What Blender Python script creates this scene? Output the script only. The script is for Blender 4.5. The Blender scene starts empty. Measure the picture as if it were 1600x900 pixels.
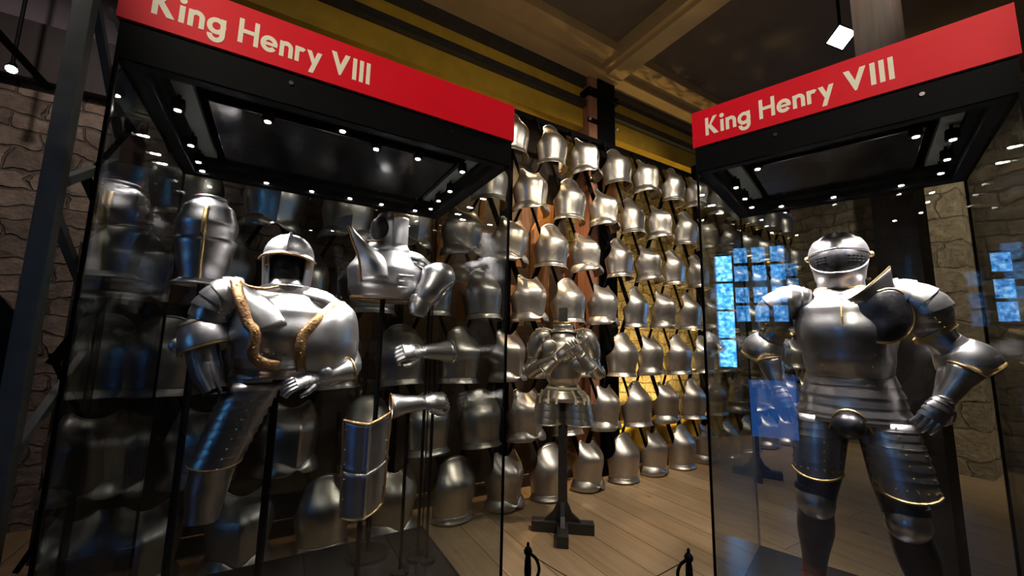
import bpy, bmesh, math, random
from mathutils import Vector, Matrix
random.seed(7)
PI = math.pi
scn = bpy.context.scene
COL = scn.collection

# ------------------------------------------------------------------ camera
cam_d = bpy.data.cameras.new('camera')
cam_d.sensor_width = 36.0
cam_d.lens = 613.13 / 1600 * 36
cam_d.clip_start = 0.05
cam = bpy.data.objects.new('camera', cam_d)
COL.objects.link(cam)
_r = Vector((0.859149, -0.511338, 0.019895)); _u = Vector((-0.083896, -0.102397, 0.991199)); _f = Vector((0.504802, 0.853257, 0.130874))
cam.matrix_world = Matrix(((_r.x, _u.x, -_f.x, 0), (_r.y, _u.y, -_f.y, 0), (_r.z, _u.z, -_f.z, 1.55), (0, 0, 0, 1)))
scn.camera = cam
# ------------------------------------------------------------------ world, view, big lights
wd = bpy.data.worlds.new('world'); scn.world = wd; wd.use_nodes = True
wd.node_tree.nodes['Background'].inputs[0].default_value = (0.30, 0.33, 0.42, 1)
wd.node_tree.nodes['Background'].inputs[1].default_value = 0.03
vs = scn.view_settings
vs.view_transform = 'Standard'; vs.look = 'None'; vs.gamma = 1; vs.use_curve_mapping = False
vs.exposure = 0.62

def spot(name, loc, target, energy, color, size=60, blend=0.6, radius=0.05):
    l = bpy.data.lights.new(name, 'SPOT'); l.energy = energy; l.color = color
    l.spot_size = math.radians(size); l.spot_blend = blend; l.shadow_soft_size = radius
    o = bpy.data.objects.new(name, l); COL.objects.link(o); o.location = loc
    o.rotation_euler = (Vector(target) - Vector(loc)).to_track_quat('-Z', 'Y').to_euler()
    return o
WARM = (1.0, 0.87, 0.70)
# ceiling spotlights of the room, plus added fills for signs, right wall and ceiling
spot('room_or_fill_spot', (2.3, 0.3, 4.7), (2.95, 3.4, 2.9), 210, WARM, 52, 0.8, 0.07)
spot('room_or_fill_spot', (3.1, 0.2, 4.7), (4.1, 3.4, 2.6), 240, WARM, 66, 0.8, 0.07)
spot('room_or_fill_spot', (4.6, 0.8, 4.7), (5.6, 3.4, 2.4), 170, WARM, 62, 0.8, 0.07)
spot('room_or_fill_spot', (2.6, 1.0, 4.7), (2.7, 2.6, 0.2), 210, WARM, 62, 0.8, 0.07)
spot('room_or_fill_spot', (5.6, -0.8, 4.7), (6.8, 1.4, 0.6), 60, WARM, 80, 0.8, 0.07)
spot('room_or_fill_spot', (-0.8, 0.9, 4.8), (-0.2, 4.6, 3.0), 14, WARM, 70, 0.8, 0.07)
spot('room_or_fill_spot', (-1.6, 2.4, 4.6), (-2.3, 4.9, 2.3), 60, (1.0, 0.84, 0.80), 90, 0.8, 0.07)
spot('room_or_fill_spot', (-1.6, -1.2, 4.8), (.3, 1.65, 2.64), 300, WARM, 25, 0.6, 0.06)  # added behind the camera to brighten the left sign
spot('room_or_fill_spot', (-.6, -1.6, 4.8), (1.95, .7, 2.64), 300, WARM, 21, 0.6, 0.06)  # added behind the camera to brighten the right sign
spot('room_or_fill_spot', (5.4, -1.0, 4.8), (8.2, 1.3, 2.0), 420, WARM, 80, 0.8, 0.06)  # added fill to lift the right wall and its pier
spot('ceiling_fill', (1.6, 1.6, 3.0), (2.4, 3.5, 5.0), 34, (1.0, 0.80, 0.52), 150, 0.9, 0.2)  # added upward fill for ceiling and rails, not a fitting of the room
# amber uplighters behind the rack, then an added downlight over the boards
spot('rack_light', (4.35, 4.0, 0.15), (4.6, 4.6, 2.2), 150, (1.0, 0.72, 0.25), 130, 0.9, 0.05)
spot('rack_light', (5.7, 4.0, 0.15), (5.7, 4.6, 2.2), 110, (1.0, 0.72, 0.25), 130, 0.9, 0.05)
spot('rack_light', (2.35, 3.57, 4.25), (2.35, 3.66, 1.5), 260, (1.0, 0.66, 0.34), 90, 0.9, 0.05)  # added to brighten the orange boards from above

# ------------------------------------------------------------------ materials
def mat(name):
    m = bpy.data.materials.new(name); m.use_nodes = True
    nt = m.node_tree; b = nt.nodes['Principled BSDF']
    return m, nt, b
def N(nt, t, **kw):
    n = nt.nodes.new(t)
    for k, v in kw.items(): setattr(n, k, v)
    return n
def ramp(nt, stops):
    n = nt.nodes.new('ShaderNodeValToRGB'); e = n.color_ramp.elements
    while len(e) < len(stops): e.new(0.5)
    for i, (p, c) in enumerate(stops):
        e[i].position = p; e[i].color = (*c, 1)
    return n
def coords(nt, scale=(1, 1, 1), rot=(0, 0, 0)):
    tc = N(nt, 'ShaderNodeTexCoord'); mp = N(nt, 'ShaderNodeMapping')
    mp.inputs['Scale'].default_value = scale; mp.inputs['Rotation'].default_value = rot
    nt.links.new(tc.outputs['Object'], mp.inputs[0]); return mp.outputs[0]
def noise(nt, co, scale, detail=4, rough=0.55):
    n = N(nt, 'ShaderNodeTexNoise'); n.inputs['Scale'].default_value = scale
    n.inputs['Detail'].default_value = detail; n.inputs['Roughness'].default_value = rough
    nt.links.new(co, n.inputs['Vector']); return n
def bump(nt, b, h, strength, dist=0.01):
    n = N(nt, 'ShaderNodeBump'); n.inputs['Strength'].default_value = strength; n.inputs['Distance'].default_value = dist
    nt.links.new(h, n.inputs['Height']); nt.links.new(n.outputs[0], b.inputs['Normal'])

def steel(name, c1, c2, r0, r1, metal=1.0, bs=0.25, scale=7.0, stretch=(1, 1, 1)):
    m, nt, b = mat(name)
    co = coords(nt, stretch)
    n = noise(nt, co, scale, 5)
    rp = ramp(nt, [(0.2, c1), (0.85, c2)]); nt.links.new(n.outputs[0], rp.inputs[0])
    nt.links.new(rp.outputs[0], b.inputs['Base Color'])
    n2 = noise(nt, co, scale * 4, 4)
    mr = N(nt, 'ShaderNodeMapRange'); mr.inputs[1].default_value = 0.15; mr.inputs[2].default_value = 0.85
    mr.inputs[3].default_value = r0; mr.inputs[4].default_value = r1
    nt.links.new(n2.outputs[0], mr.inputs[0]); nt.links.new(mr.outputs[0], b.inputs['Roughness'])
    b.inputs['Metallic'].default_value = metal
    n3 = noise(nt, co, scale * 1.6, 3)
    if bs > .1: bump(nt, b, n3.outputs[0], bs, 0.005)
    return m
def plain(name, c, rough=0.5, metal=0.0, var=0.15, scale=20, bs=0.0, coat=0.0):
    m, nt, b = mat(name)
    n = noise(nt, coords(nt), scale, 4)
    rp = ramp(nt, [(0.3, tuple(x * (1 - var) for x in c)), (0.7, tuple(min(1, x * (1 + var)) for x in c))])
    nt.links.new(n.outputs[0], rp.inputs[0]); nt.links.new(rp.outputs[0], b.inputs['Base Color'])
    b.inputs['Roughness'].default_value = rough; b.inputs['Metallic'].default_value = metal
    b.inputs['Coat Weight'].default_value = coat
    if bs: bump(nt, b, n.outputs[0], bs, 0.004)
    return m
def emit(name, c, s):
    m, nt, b = mat(name)
    b.inputs['Base Color'].default_value = (*c, 1)
    b.inputs['Emission Color'].default_value = (*c, 1); b.inputs['Emission Strength'].default_value = s
    return m

M = {}
M['wallsteel'] = steel('satin_steel', (0.50, 0.47, 0.43), (0.66, 0.63, 0.58), 0.30, 0.42, bs=0.16, scale=6)
M['wallsteel2'] = steel('dull_steel', (0.40, 0.375, 0.35), (0.56, 0.53, 0.49), 0.33, 0.48, bs=0.18, scale=7)
M['brightsteel'] = steel('polished_steel', (0.50, 0.49, 0.50), (0.68, 0.67, 0.68), 0.285, 0.35, bs=0.07, scale=5)
M['darksteel'] = steel('dark_polished_steel', (0.40, 0.38, 0.39), (0.55, 0.53, 0.535), 0.285, 0.34, bs=0.06, scale=5)
M['blacksteel'] = steel('near_black_steel', (0.05, 0.048, 0.055), (0.11, 0.105, 0.115), 0.30, 0.4, bs=0.3, scale=14)
M['boysteel'] = steel('aged_steel', (0.48, 0.45, 0.39), (0.66, 0.62, 0.54), 0.29, 0.38, bs=0.10, scale=8)
M['brass'] = steel('etched_brass', (0.42, 0.27, 0.10), (0.70, 0.50, 0.22), 0.29, 0.45, bs=0.5, scale=30)
M['border'] = steel('etched_russet_border', (0.24, 0.12, 0.055), (0.50, 0.30, 0.14), 0.3, 0.45, metal=0.8, bs=0.9, scale=70)
M['strap'] = plain('cream_leather', (0.62, 0.54, 0.36), 0.6, bs=0.2)
M['leather'] = plain('oxblood_leather', (0.10, 0.022, 0.016), 0.32, var=0.4, scale=30, bs=0.3)
M['black'] = plain('black_paint', (0.0035, 0.0036, 0.004), 0.6, var=0.2)
M['black'].node_tree.nodes['Principled BSDF'].inputs['Specular IOR Level'].default_value = .06
M['blackgloss'] = plain('black_gloss_panel', (0.008, 0.008, 0.009), 0.16, var=0.2)
M['blackwood'] = plain('black_stained_wood', (0.020, 0.019, 0.018), 0.45, var=0.4, scale=12)
M['darkgap'] = plain('dark_cladding', (0.030, 0.020, 0.013), 0.7, var=0.3)
M['greypaint'] = plain('grey_green_painted_wood', (0.11, 0.12, 0.11), 0.45, var=0.15, scale=10)
M['red'] = plain('red_sign_panel', (0.78, 0.006, 0.020), 0.5, var=0.03)
M['red'].node_tree.nodes['Principled BSDF'].inputs['Specular IOR Level'].default_value = .15
M['cream'] = plain('cream_lettering', (0.97, 0.90, 0.70), 0.7, var=0.04)
M['ochre'] = plain('ochre_painted_timber', (0.42, 0.26, 0.025), 0.45, var=0.15, scale=5)
M['tanbeam'] = plain('tan_painted_beam', (0.30, 0.20, 0.09), 0.5, var=0.12, scale=4)
M['plaster'] = plain('brown_ceiling_plaster', (0.085, 0.062, 0.042), 0.8, var=0.12, scale=3)
M['lamp'] = emit('lit_lamp_lens', (1.0, 0.94, 0.86), 60)
M['flood'] = emit('lit_floodlight_lens', (1.0, 0.93, 0.82), 120)
M['chrome'] = steel('bright_metal_fitting', (0.7, 0.7, 0.7), (0.85, 0.85, 0.85), 0.15, 0.2)
M['mesh'] = plain('black_hollow_fill', (0.006, 0.006, 0.007), 0.5, var=0.3)  # near-black solid standing in for the dark inside of openings
M['cord'] = plain('brown_rope', (0.05, 0.028, 0.014), 0.8, var=0.4, scale=80)

def wood(name, c1, c2, rough=0.45, stretch=(18, 18, 1.2)):
    m, nt, b = mat(name)
    n = noise(nt, coords(nt, stretch), 1.6, 6, 0.6)
    rp = ramp(nt, [(0.3, c1), (0.7, c2)]); nt.links.new(n.outputs[0], rp.inputs[0])
    nt.links.new(rp.outputs[0], b.inputs['Base Color']); b.inputs['Roughness'].default_value = rough
    bump(nt, b, n.outputs[0], 0.25, 0.003)
    return m
M['orangewood'] = wood('warm_oak_board', (0.26, 0.105, 0.028), (0.46, 0.21, 0.06))
M['brownwood'] = wood('brown_timber', (0.055, 0.028, 0.016), (0.12, 0.062, 0.036))
M['pinkwood'] = wood('reddish_timber', (0.20, 0.085, 0.05), (0.34, 0.16, 0.10))
M['darktimber'] = wood('dark_brown_timber', (0.010, 0.006, 0.004), (0.026, 0.014, 0.009), 0.6)

def stone(name, base, rows=0.19, width=0.42, bright=1.0):
    m, nt, b = mat(name)
    tc = N(nt, 'ShaderNodeTexCoord')
    mp = N(nt, 'ShaderNodeMapping'); nt.links.new(tc.outputs['Object'], mp.inputs[0])
    n = noise(nt, mp.outputs[0], 2.6, 3)
    vm = N(nt, 'ShaderNodeVectorMath', operation='MULTIPLY_ADD'); vm.inputs[1].default_value = (0.26, 0.26, 0.26)
    nt.links.new(n.outputs['Color'], vm.inputs[0]); nt.links.new(mp.outputs[0], vm.inputs[2])
    # stones are laid in the object's X-Z plane (or Y-Z): brick texture on (x+y, z)
    sx = N(nt, 'ShaderNodeSeparateXYZ'); nt.links.new(vm.outputs[0], sx.inputs[0])
    ad = N(nt, 'ShaderNodeMath', operation='ADD'); nt.links.new(sx.outputs[0], ad.inputs[0]); nt.links.new(sx.outputs[1], ad.inputs[1])
    cx = N(nt, 'ShaderNodeCombineXYZ'); nt.links.new(ad.outputs[0], cx.inputs[0]); nt.links.new(sx.outputs[2], cx.inputs[1])
    br = N(nt, 'ShaderNodeTexBrick'); nt.links.new(cx.outputs[0], br.inputs['Vector'])
    br.inputs['Scale'].default_value = 1; br.inputs['Brick Width'].default_value = width; br.inputs['Row Height'].default_value = rows
    br.inputs['Mortar Size'].default_value = 0.014; br.inputs['Mortar Smooth'].default_value = 0.6
    c = Vector(base) * bright
    br.inputs['Color1'].default_value = (*(c * 1.25), 1); br.inputs['Color2'].default_value = (*(c * 0.72), 1)
    br.inputs['Mortar'].default_value = (*(c * 0.6), 1)
    n2 = noise(nt, mp.outputs[0], 9, 6, 0.65)
    rp = ramp(nt, [(0.25, (0.45, 0.42, 0.40)), (0.75, (1.3, 1.28, 1.22))]); nt.links.new(n2.outputs[0], rp.inputs[0])
    mx = N(nt, 'ShaderNodeMix', data_type='RGBA', blend_type='MULTIPLY'); mx.inputs['Factor'].default_value = 1
    nt.links.new(br.outputs['Color'], mx.inputs['A']); nt.links.new(rp.outputs[0], mx.inputs['B'])
    nt.links.new(mx.outputs['Result'], b.inputs['Base Color']); b.inputs['Roughness'].default_value = 0.85
    inv = N(nt, 'ShaderNodeMath', operation='MULTIPLY_ADD'); inv.inputs[1].default_value = -1.0; inv.inputs[2].default_value = 1.0
    nt.links.new(br.outputs['Fac'], inv.inputs[0])
    a2 = N(nt, 'ShaderNodeMath', operation='ADD'); nt.links.new(inv.outputs[0], a2.inputs[0]); nt.links.new(n2.outputs[0], a2.inputs[1])
    bump(nt, b, a2.outputs[0], 0.9, 0.05)
    return m
M['stone'] = stone('rubble_stone', (0.27, 0.215, 0.17), 0.15, 0.40)
M['stonelit'] = stone('amber_lit_rubble_stone', (0.50, 0.40, 0.22), 0.17, 0.27)  # amber lamplight painted into the base colour, brighter and yellower than the rubble
M['stonedark'] = stone('dark_rubble_stone', (0.22, 0.18, 0.13), 0.2, 0.42)
M['ashlar'] = stone('dressed_stone_blocks', (0.32, 0.26, 0.18), 0.34, 0.8)

def planks():
    m, nt, b = mat('pine_floorboards')
    tc = N(nt, 'ShaderNodeTexCoord')
    mp = N(nt, 'ShaderNodeMapping'); mp.inputs['Rotation'].default_value = (0, 0, PI / 2)
    nt.links.new(tc.outputs['Object'], mp.inputs[0])
    br = N(nt, 'ShaderNodeTexBrick'); nt.links.new(mp.outputs[0], br.inputs['Vector'])
    br.inputs['Scale'].default_value = 1; br.inputs['Brick Width'].default_value = 3.4; br.inputs['Row Height'].default_value = 0.29
    br.inputs['Mortar Size'].default_value = 0.0035; br.inputs['Mortar Smooth'].default_value = 0.2
    br.inputs['Color1'].default_value = (0.31, 0.21, 0.115, 1); br.inputs['Color2'].default_value = (0.41, 0.295, 0.175, 1)
    br.inputs['Mortar'].default_value = (0.05, 0.03, 0.015, 1)
    g = noise(nt, coords(nt, (16, 0.9, 1)), 1.3, 6, 0.6)
    rp = ramp(nt, [(0.3, (0.78, 0.74, 0.70)), (0.7, (1.1, 1.1, 1.1))]); nt.links.new(g.outputs[0], rp.inputs[0])
    mx = N(nt, 'ShaderNodeMix', data_type='RGBA', blend_type='MULTIPLY'); mx.inputs['Factor'].default_value = 1
    nt.links.new(br.outputs['Color'], mx.inputs['A']); nt.links.new(rp.outputs[0], mx.inputs['B'])
    vo = N(nt, 'ShaderNodeTexVoronoi'); vo.inputs['Scale'].default_value = 2.6; nt.links.new(coords(nt, (1.25, 0.7, 1)), vo.inputs['Vector'])
    kr = ramp(nt, [(0.03, (0.25, 0.15, 0.10)), (0.10, (1, 1, 1))]); nt.links.new(vo.outputs['Distance'], kr.inputs[0])
    mx2 = N(nt, 'ShaderNodeMix', data_type='RGBA', blend_type='MULTIPLY'); mx2.inputs['Factor'].default_value = 0.8
    nt.links.new(mx.outputs['Result'], mx2.inputs['A']); nt.links.new(kr.outputs[0], mx2.inputs['B'])
    nt.links.new(mx2.outputs['Result'], b.inputs['Base Color'])
    b.inputs['Roughness'].default_value = 0.5
    bump(nt, b, br.outputs['Fac'], -0.4, 0.004)
    return m
M['planks'] = planks()

def glass(tint=(0.865, 0.88, 0.875), f0=0.045):
    m = bpy.data.materials.new('clear_case_glass'); m.use_nodes = True
    nt = m.node_tree; nt.nodes.clear()
    out = N(nt, 'ShaderNodeOutputMaterial'); tr = N(nt, 'ShaderNodeBsdfTransparent'); gl = N(nt, 'ShaderNodeBsdfGlossy')
    tr.inputs[0].default_value = (*tint, 1); gl.inputs['Color'].default_value = (1, 1, 1, 1); gl.inputs['Roughness'].default_value = 0.0
    ge = N(nt, 'ShaderNodeNewGeometry'); dt = N(nt, 'ShaderNodeVectorMath', operation='DOT_PRODUCT')
    nt.links.new(ge.outputs['Normal'], dt.inputs[0]); nt.links.new(ge.outputs['Incoming'], dt.inputs[1])
    ab = N(nt, 'ShaderNodeMath', operation='ABSOLUTE'); nt.links.new(dt.outputs['Value'], ab.inputs[0])
    om = N(nt, 'ShaderNodeMath', operation='SUBTRACT'); om.inputs[0].default_value = 1; nt.links.new(ab.outputs[0], om.inputs[1])
    pw = N(nt, 'ShaderNodeMath', operation='POWER'); pw.inputs[1].default_value = 4.6; nt.links.new(om.outputs[0], pw.inputs[0])
    ma = N(nt, 'ShaderNodeMath', operation='MULTIPLY_ADD'); ma.inputs[1].default_value = 1 - f0; ma.inputs[2].default_value = f0
    nt.links.new(pw.outputs[0], ma.inputs[0])
    mx = N(nt, 'ShaderNodeMixShader'); nt.links.new(ma.outputs[0], mx.inputs[0]); nt.links.new(tr.outputs[0], mx.inputs[1]); nt.links.new(gl.outputs[0], mx.inputs[2])
    nt.links.new(mx.outputs[0], out.inputs[0])
    return m
M['glass'] = glass()

def daylight():
    m = bpy.data.materials.new('blue_dusk_sky_through_branches'); m.use_nodes = True
    nt = m.node_tree; nt.nodes.clear()
    out = N(nt, 'ShaderNodeOutputMaterial'); em = N(nt, 'ShaderNodeEmission')
    n = noise(nt, coords(nt), 13, 8, 0.8)
    rp = ramp(nt, [(0.36, (0.0, 0.04, 0.12)), (0.5, (0.03, 0.28, 0.80)), (0.60, (0.35, 0.72, 1.0))]); nt.links.new(n.outputs[0], rp.inputs[0])
    nt.links.new(rp.outputs[0], em.inputs[0]); em.inputs[1].default_value = 6
    nt.links.new(em.outputs[0], out.inputs[0])
    return m
M['daylight'] = daylight()

# ------------------------------------------------------------------ mesh helpers
def obj(name, bm, m, parent=None, smooth=True, solid=0.0, loc=None, bevel=0.0, sharp=math.radians(38), keep=False):
    me = bpy.data.meshes.new(name)
    if keep: bm.normal_update()
    else: bmesh.ops.recalc_face_normals(bm, faces=bm.faces)
    if smooth:
        for f in bm.faces: f.smooth = True
        for e in bm.edges:
            if len(e.link_faces) == 2 and e.calc_face_angle(0) > sharp: e.smooth = False
    bm.to_mesh(me); bm.free()
    me.materials.append(m)
    o = bpy.data.objects.new(name, me); COL.objects.link(o)
    if parent: o.parent = parent
    if loc: o.location = loc
    if solid:
        s = o.modifiers.new('thickness', 'SOLIDIFY'); s.thickness = solid; s.offset = 0
    if bevel:
        b = o.modifiers.new('bevel', 'BEVEL'); b.width = bevel; b.segments = 2; b.limit_method = 'ANGLE'
    return o
def tag(o, label, cat, group=None):
    o['label'] = label; o['category'] = cat
    if group: o['group'] = group
    return o
def thing(name, label, cat, loc=(0, 0, 0), rz=0.0, group=None):
    o = bpy.data.objects.new(name, None); o.empty_display_size = 0.1; COL.objects.link(o)
    o.location = loc; o.rotation_euler = (0, 0, rz)
    return tag(o, label, cat, group)
def struct(name, bm, m, parent=None, **kw):
    o = obj(name, bm, m, parent, smooth=False, **kw)
    if not parent: o['kind'] = 'structure'
    return o
def box(bm, x0, x1, y0, y1, z0, z1, mtx=None):
    vs_ = [bm.verts.new(Vector(p) if mtx is None else mtx @ Vector(p)) for p in
           ((x0, y0, z0), (x1, y0, z0), (x1, y1, z0), (x0, y1, z0), (x0, y0, z1), (x1, y0, z1), (x1, y1, z1), (x0, y1, z1))]
    for f in ((0, 3, 2, 1), (4, 5, 6, 7), (0, 1, 5, 4), (1, 2, 6, 5), (2, 3, 7, 6), (3, 0, 4, 7)):
        bm.faces.new([vs_[i] for i in f])
    return bm
def bx(x0, x1, y0, y1, z0, z1): return box(bmesh.new(), x0, x1, y0, y1, z0, z1)
def bar(bm, a, b, w, t, up=(0, 1, 0)):
    a, b = Vector(a), Vector(b); d = b - a; L = d.length; d.normalize()
    s = d.cross(Vector(up)); s.normalize(); n = s.cross(d)
    mt = Matrix(((s.x, n.x, d.x, a.x), (s.y, n.y, d.y, a.y), (s.z, n.z, d.z, a.z), (0, 0, 0, 1)))
    return box(bm, -w / 2, w / 2, -t / 2, t / 2, 0, L, mt)
def grid(f, nu, nv, closed=False, bm=None, cap0=False, cap1=False):
    bm = bm or bmesh.new()
    rows = [[bm.verts.new(f(i / nu, j / nv)) for i in range(nu if closed else nu + 1)] for j in range(nv + 1)]
    n = len(rows[0])
    for j in range(nv):
        for i in range(n if closed else n - 1):
            k = (i + 1) % n
            bm.faces.new((rows[j][i], rows[j][k], rows[j + 1][k], rows[j + 1][i]))
    if cap0: bm.faces.new(rows[0][::-1])
    if cap1: bm.faces.new(rows[-1])
    return bm
def lamegrid(f, nu, nl, flare=.07, closed=False):
    """f(u, v, k): overlapping horizontal bands, each flaring to its lower edge"""
    rows = []
    for i in range(nl):
        rows += [(i / nl, 1.0), ((i + .9) / nl, 1 + flare), ((i + .97) / nl, 1 + flare)]
    rows.append((1.0, 1 + flare))
    n = len(rows) - 1
    return grid(lambda u, v: f(u, *rows[int(round(v * n))]), nu, n, closed)
def smoothpath(pts, n):
    P = [Vector(p) for p in pts]
    if len(P) == 2: return [P[0].lerp(P[1], i / n) for i in range(n + 1)]
    P = [P[0] * 2 - P[1]] + P + [P[-1] * 2 - P[-2]]
    out = []; S = len(P) - 3
    for i in range(n + 1):
        s = i / n * S; k = min(int(s), S - 1); t = s - k
        a, b, c, d = P[k:k + 4]
        out.append(0.5 * (2 * b + (c - a) * t + (2 * a - 5 * b + 4 * c - d) * t * t + (3 * b - a - 3 * c + d) * t ** 3))
    return out
def lerpr(vals, s):
    n = len(vals) - 1; k = min(int(s * n), n - 1); t = s * n - k
    t = t * t * (3 - 2 * t)
    a, b = vals[k], vals[k + 1]
    if not isinstance(a, tuple): a = (a, a)
    if not isinstance(b, tuple): b = (b, b)
    return (a[0] + (b[0] - a[0]) * t, a[1] + (b[1] - a[1]) * t)
def rings(ringlist, bm=None, cap0=True, cap1=True):
    bm = bm or bmesh.new()
    R = [[bm.verts.new(p) for p in r] for r in ringlist]
    n = len(R[0])
    for a, b in zip(R, R[1:]):
        for i in range(n):
            k = (i + 1) % n
            bm.faces.new((a[i], a[k], b[k], b[i]))
    if cap0: bm.faces.new(R[0][::-1])
    if cap1: bm.faces.new(R[-1])
    return bm
def limb(pts, rads, n=16, seg=20, bm=None, side=(1, 0, 0), caps=(True, True), lames=0, flare=0.08, ridge=0.0, square=1.0):
    """tube along pts with elliptical radii; lames > 0 gives overlapping bands"""
    P = smoothpath(pts, n)
    def frame(s):
        i = min(int(s * n), n - 1); t = s * n - i
        c = P[i].lerp(P[i + 1], t)
        a = P[max(i - 1, 0)]; b = P[min(i + 2, n)]
        d = (b - a).normalized()
        sd = Vector(side); sd = (sd - d * sd.dot(d))
        if sd.length < 1e-4: sd = d.orthogonal()
        sd.normalize(); up = d.cross(sd)
        return c, sd, up
    def ring(s, k):
        c, sd, up = frame(s); ra, rb = lerpr(rads, s)
        out = []
        for i in range(seg):
            a = 2 * PI * i / seg; ca, sa = math.cos(a), math.sin(a)
            ca = math.copysign(abs(ca) ** square, ca); sa_ = math.copysign(abs(sa) ** square, sa)
            m_ = 1 + (ridge * max(0, -sa) ** 8)
            out.append(c + sd * ca * ra * k + up * sa_ * rb * k * m_)
        return out
    rl = []
    if lames:
        for j in range(lames):
            s0, s1 = j / lames, (j + 1) / lames
            rl += [ring(s0, 1.0), ring((s0 + s1) / 2, 1 + flare * 0.6), ring(s1, 1 + flare)]
    else:
        rl = [ring(i / n, 1.0) for i in range(n + 1)]
    return rings(rl, bm, *caps)
def tube(pts, r, n=24, seg=8, bm=None, closed=False):
    if closed: pts = list(pts) + [pts[0]]
    bm = bm or bmesh.new()
    P = smoothpath(pts, n) if len(pts) < n else [Vector(p) for p in pts]
    prev = None; rl = []
    for i, c in enumerate(P):
        d = (P[min(i + 1, len(P) - 1)] - P[max(i - 1, 0)])
        if d.length < 1e-7: d = Vector((0, 0, 1))
        d.normalize()
        if prev is None: prev = d.orthogonal().normalized()
        s = prev - d * prev.dot(d)
        if s.length < 1e-5: s = d.orthogonal()
        s.normalize(); prev = s; u = d.cross(s)
        rl.append([c + (s * math.cos(2 * PI * k / seg) + u * math.sin(2 * PI * k / seg)) * r for k in range(seg)])
    return rings(rl, bm)
def ball(bm, c, r, sc=(1, 1, 1), u=10, v=7, mtx=None):
    m_ = Matrix.Translation(Vector(c)) @ Matrix.Diagonal((*sc, 1))
    if mtx is not None: m_ = mtx @ m_
    bmesh.ops.create_uvsphere(bm, u_segments=u, v_segments=v, radius=r, matrix=m_)
    return bm
def rivets(name, pts, m, parent, r=0.004):
    bm = bmesh.new()
    for p in pts: ball(bm, p, r, u=6, v=4)
    return obj(name, bm, m, parent)
def lathe(bm, prof, seg=24, c=(0, 0, 0)):
    c = Vector(c)
    rl = [[c + Vector((r * math.cos(2 * PI * k / seg), r * math.sin(2 * PI * k / seg), z)) for k in range(seg)] for r, z in prof]
    return rings(rl, bm)
def ss(a, b, x):
    t = max(0, min(1, (x - a) / (b - a))); return t * t * (3 - 2 * t)

# ------------------------------------------------------------------ the room
X0, X1, Y0, Y1, ZC = -4.0, 8.2, -4.0, 4.75, 5.2
struct('floor', bx(X0 - .3, X1 + .3, Y0 - .3, Y1 + .3, -0.1, 0), M['planks'])
struct('ceiling', bx(X0 - .3, X1 + .3, Y0 - .3, Y1 + .3, ZC, ZC + .1), M['plaster'])
struct('wall_back', bx(3.3, X1 + .3, Y1, Y1 + .3, 0, ZC), M['stonelit'])
struct('wall_back_left', bx(X0 - .3, 3.3, Y1, Y1 + .3, 0, ZC), M['stone'])
struct('wall_front', bx(X0 - .3, X1 + .3, Y0 - .3, Y0, 0, ZC), M['stonedark'])
# left wall with the two tall windows that the case glass mirrors
bm = bmesh.new()
for y0, y1, z0, z1 in ((Y0, -3.2, 0, ZC), (-2.85, -0.4, 0, ZC), (0.45, Y1, 0, ZC), (-3.2, -2.85, 0, 1.9), (-3.2, -2.85, 3.0, ZC), (-0.4, 0.45, 0, 1.9), (-0.4, 0.45, 3.35, ZC)):
    box(bm, X0 - .3, X0, y0, y1, z0, z1)
struct('wall_left', bm, M['stonedark'])
def window(n, y0, y1, z0, z1, cols, rows_):
    f = bmesh.new()
    for i in range(cols + 1):
        y = y0 + (y1 - y0) * i / cols; box(f, X0 - .16, X0 - .09, y - .03, y + .03, z0, z1)
    for i in range(rows_ + 1):
        z = z0 + (z1 - z0) * i / rows_; w = .05 if i % 2 else .11
        box(f, X0 - .15, X0 - .10, y0, y1, z - w / 2, z + w / 2)
    w_ = struct('window_%d' % n, f, M['black'])
    g = struct('pane', bx(X0 - .26, X0 - .25, y0 - .02, y1 + .02, z0 - .02, z1 + .02), M['daylight'], w_)
window(1, -0.4, 0.45, 1.9, 3.35, 3, 4)
f = bmesh.new(); box(f, X0 - .1, X0 + .02, -.42, -.36, 0, 1.0); box(f, X0 - .1, X0 + .02, .30, .36, 0, 1.0); box(f, X0 - .1, X0 + .02, -.42, .36, .96, 1.02)
d1 = struct('door_1', f, M['black'])
M['dimday'] = emit('dim_blue_daylight_glazing', (0.05, 0.22, 0.8), 1.6)
struct('pane', bx(X0 - .02, X0 + .01, -.36, .30, .02, .96), M['dimday'], d1)
window(2, -3.2, -2.85, 1.9, 3.0, 1, 3)
# right wall with a deep window beside the dressed-stone pier
bm = bmesh.new()
for y0, y1, z0, z1 in ((Y0, 1.62, 0, ZC), (2.0, Y1, 0, ZC), (1.62, 2.0, 0, 1.1), (1.62, 2.0, 3.3, ZC)):
    box(bm, X1, X1 + .3, y0, y1, z0, z1)
struct('wall_right', bm, M['stonedark'])
f = bmesh.new(); box(f, X1 + .1, X1 + .14, 1.62, 1.66, 1.1, 3.3); box(f, X1 + .1, X1 + .14, 1.96, 2.0, 1.1, 3.3)
for i in range(5): box(f, X1 + .1, X1 + .14, 1.62, 2.0, 1.1 + i * .55 - .02, 1.1 + i * .55 + .02)
w3 = struct('window_3', f, M['black'])
struct('pane', bx(X1 + .2, X1 + .21, 1.6, 2.02, 1.08, 3.32), M['daylight'], w3)
struct('pillar_right', bx(X1 - .75, X1, 1.28, 1.62, 0, ZC), M['ashlar'])
M['mauve'] = plain('mauve_grey_plaster', (0.15, 0.125, 0.14), 0.8, var=0.1, scale=3)
struct('trim_4', bx(X0, -1.0, Y1 - .04, Y1, 4.12, ZC), M['mauve'])
struct('trim_5', bx(X0, -1.0, Y1 - .12, Y1, 3.62, 4.12), M['darktimber'])
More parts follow.
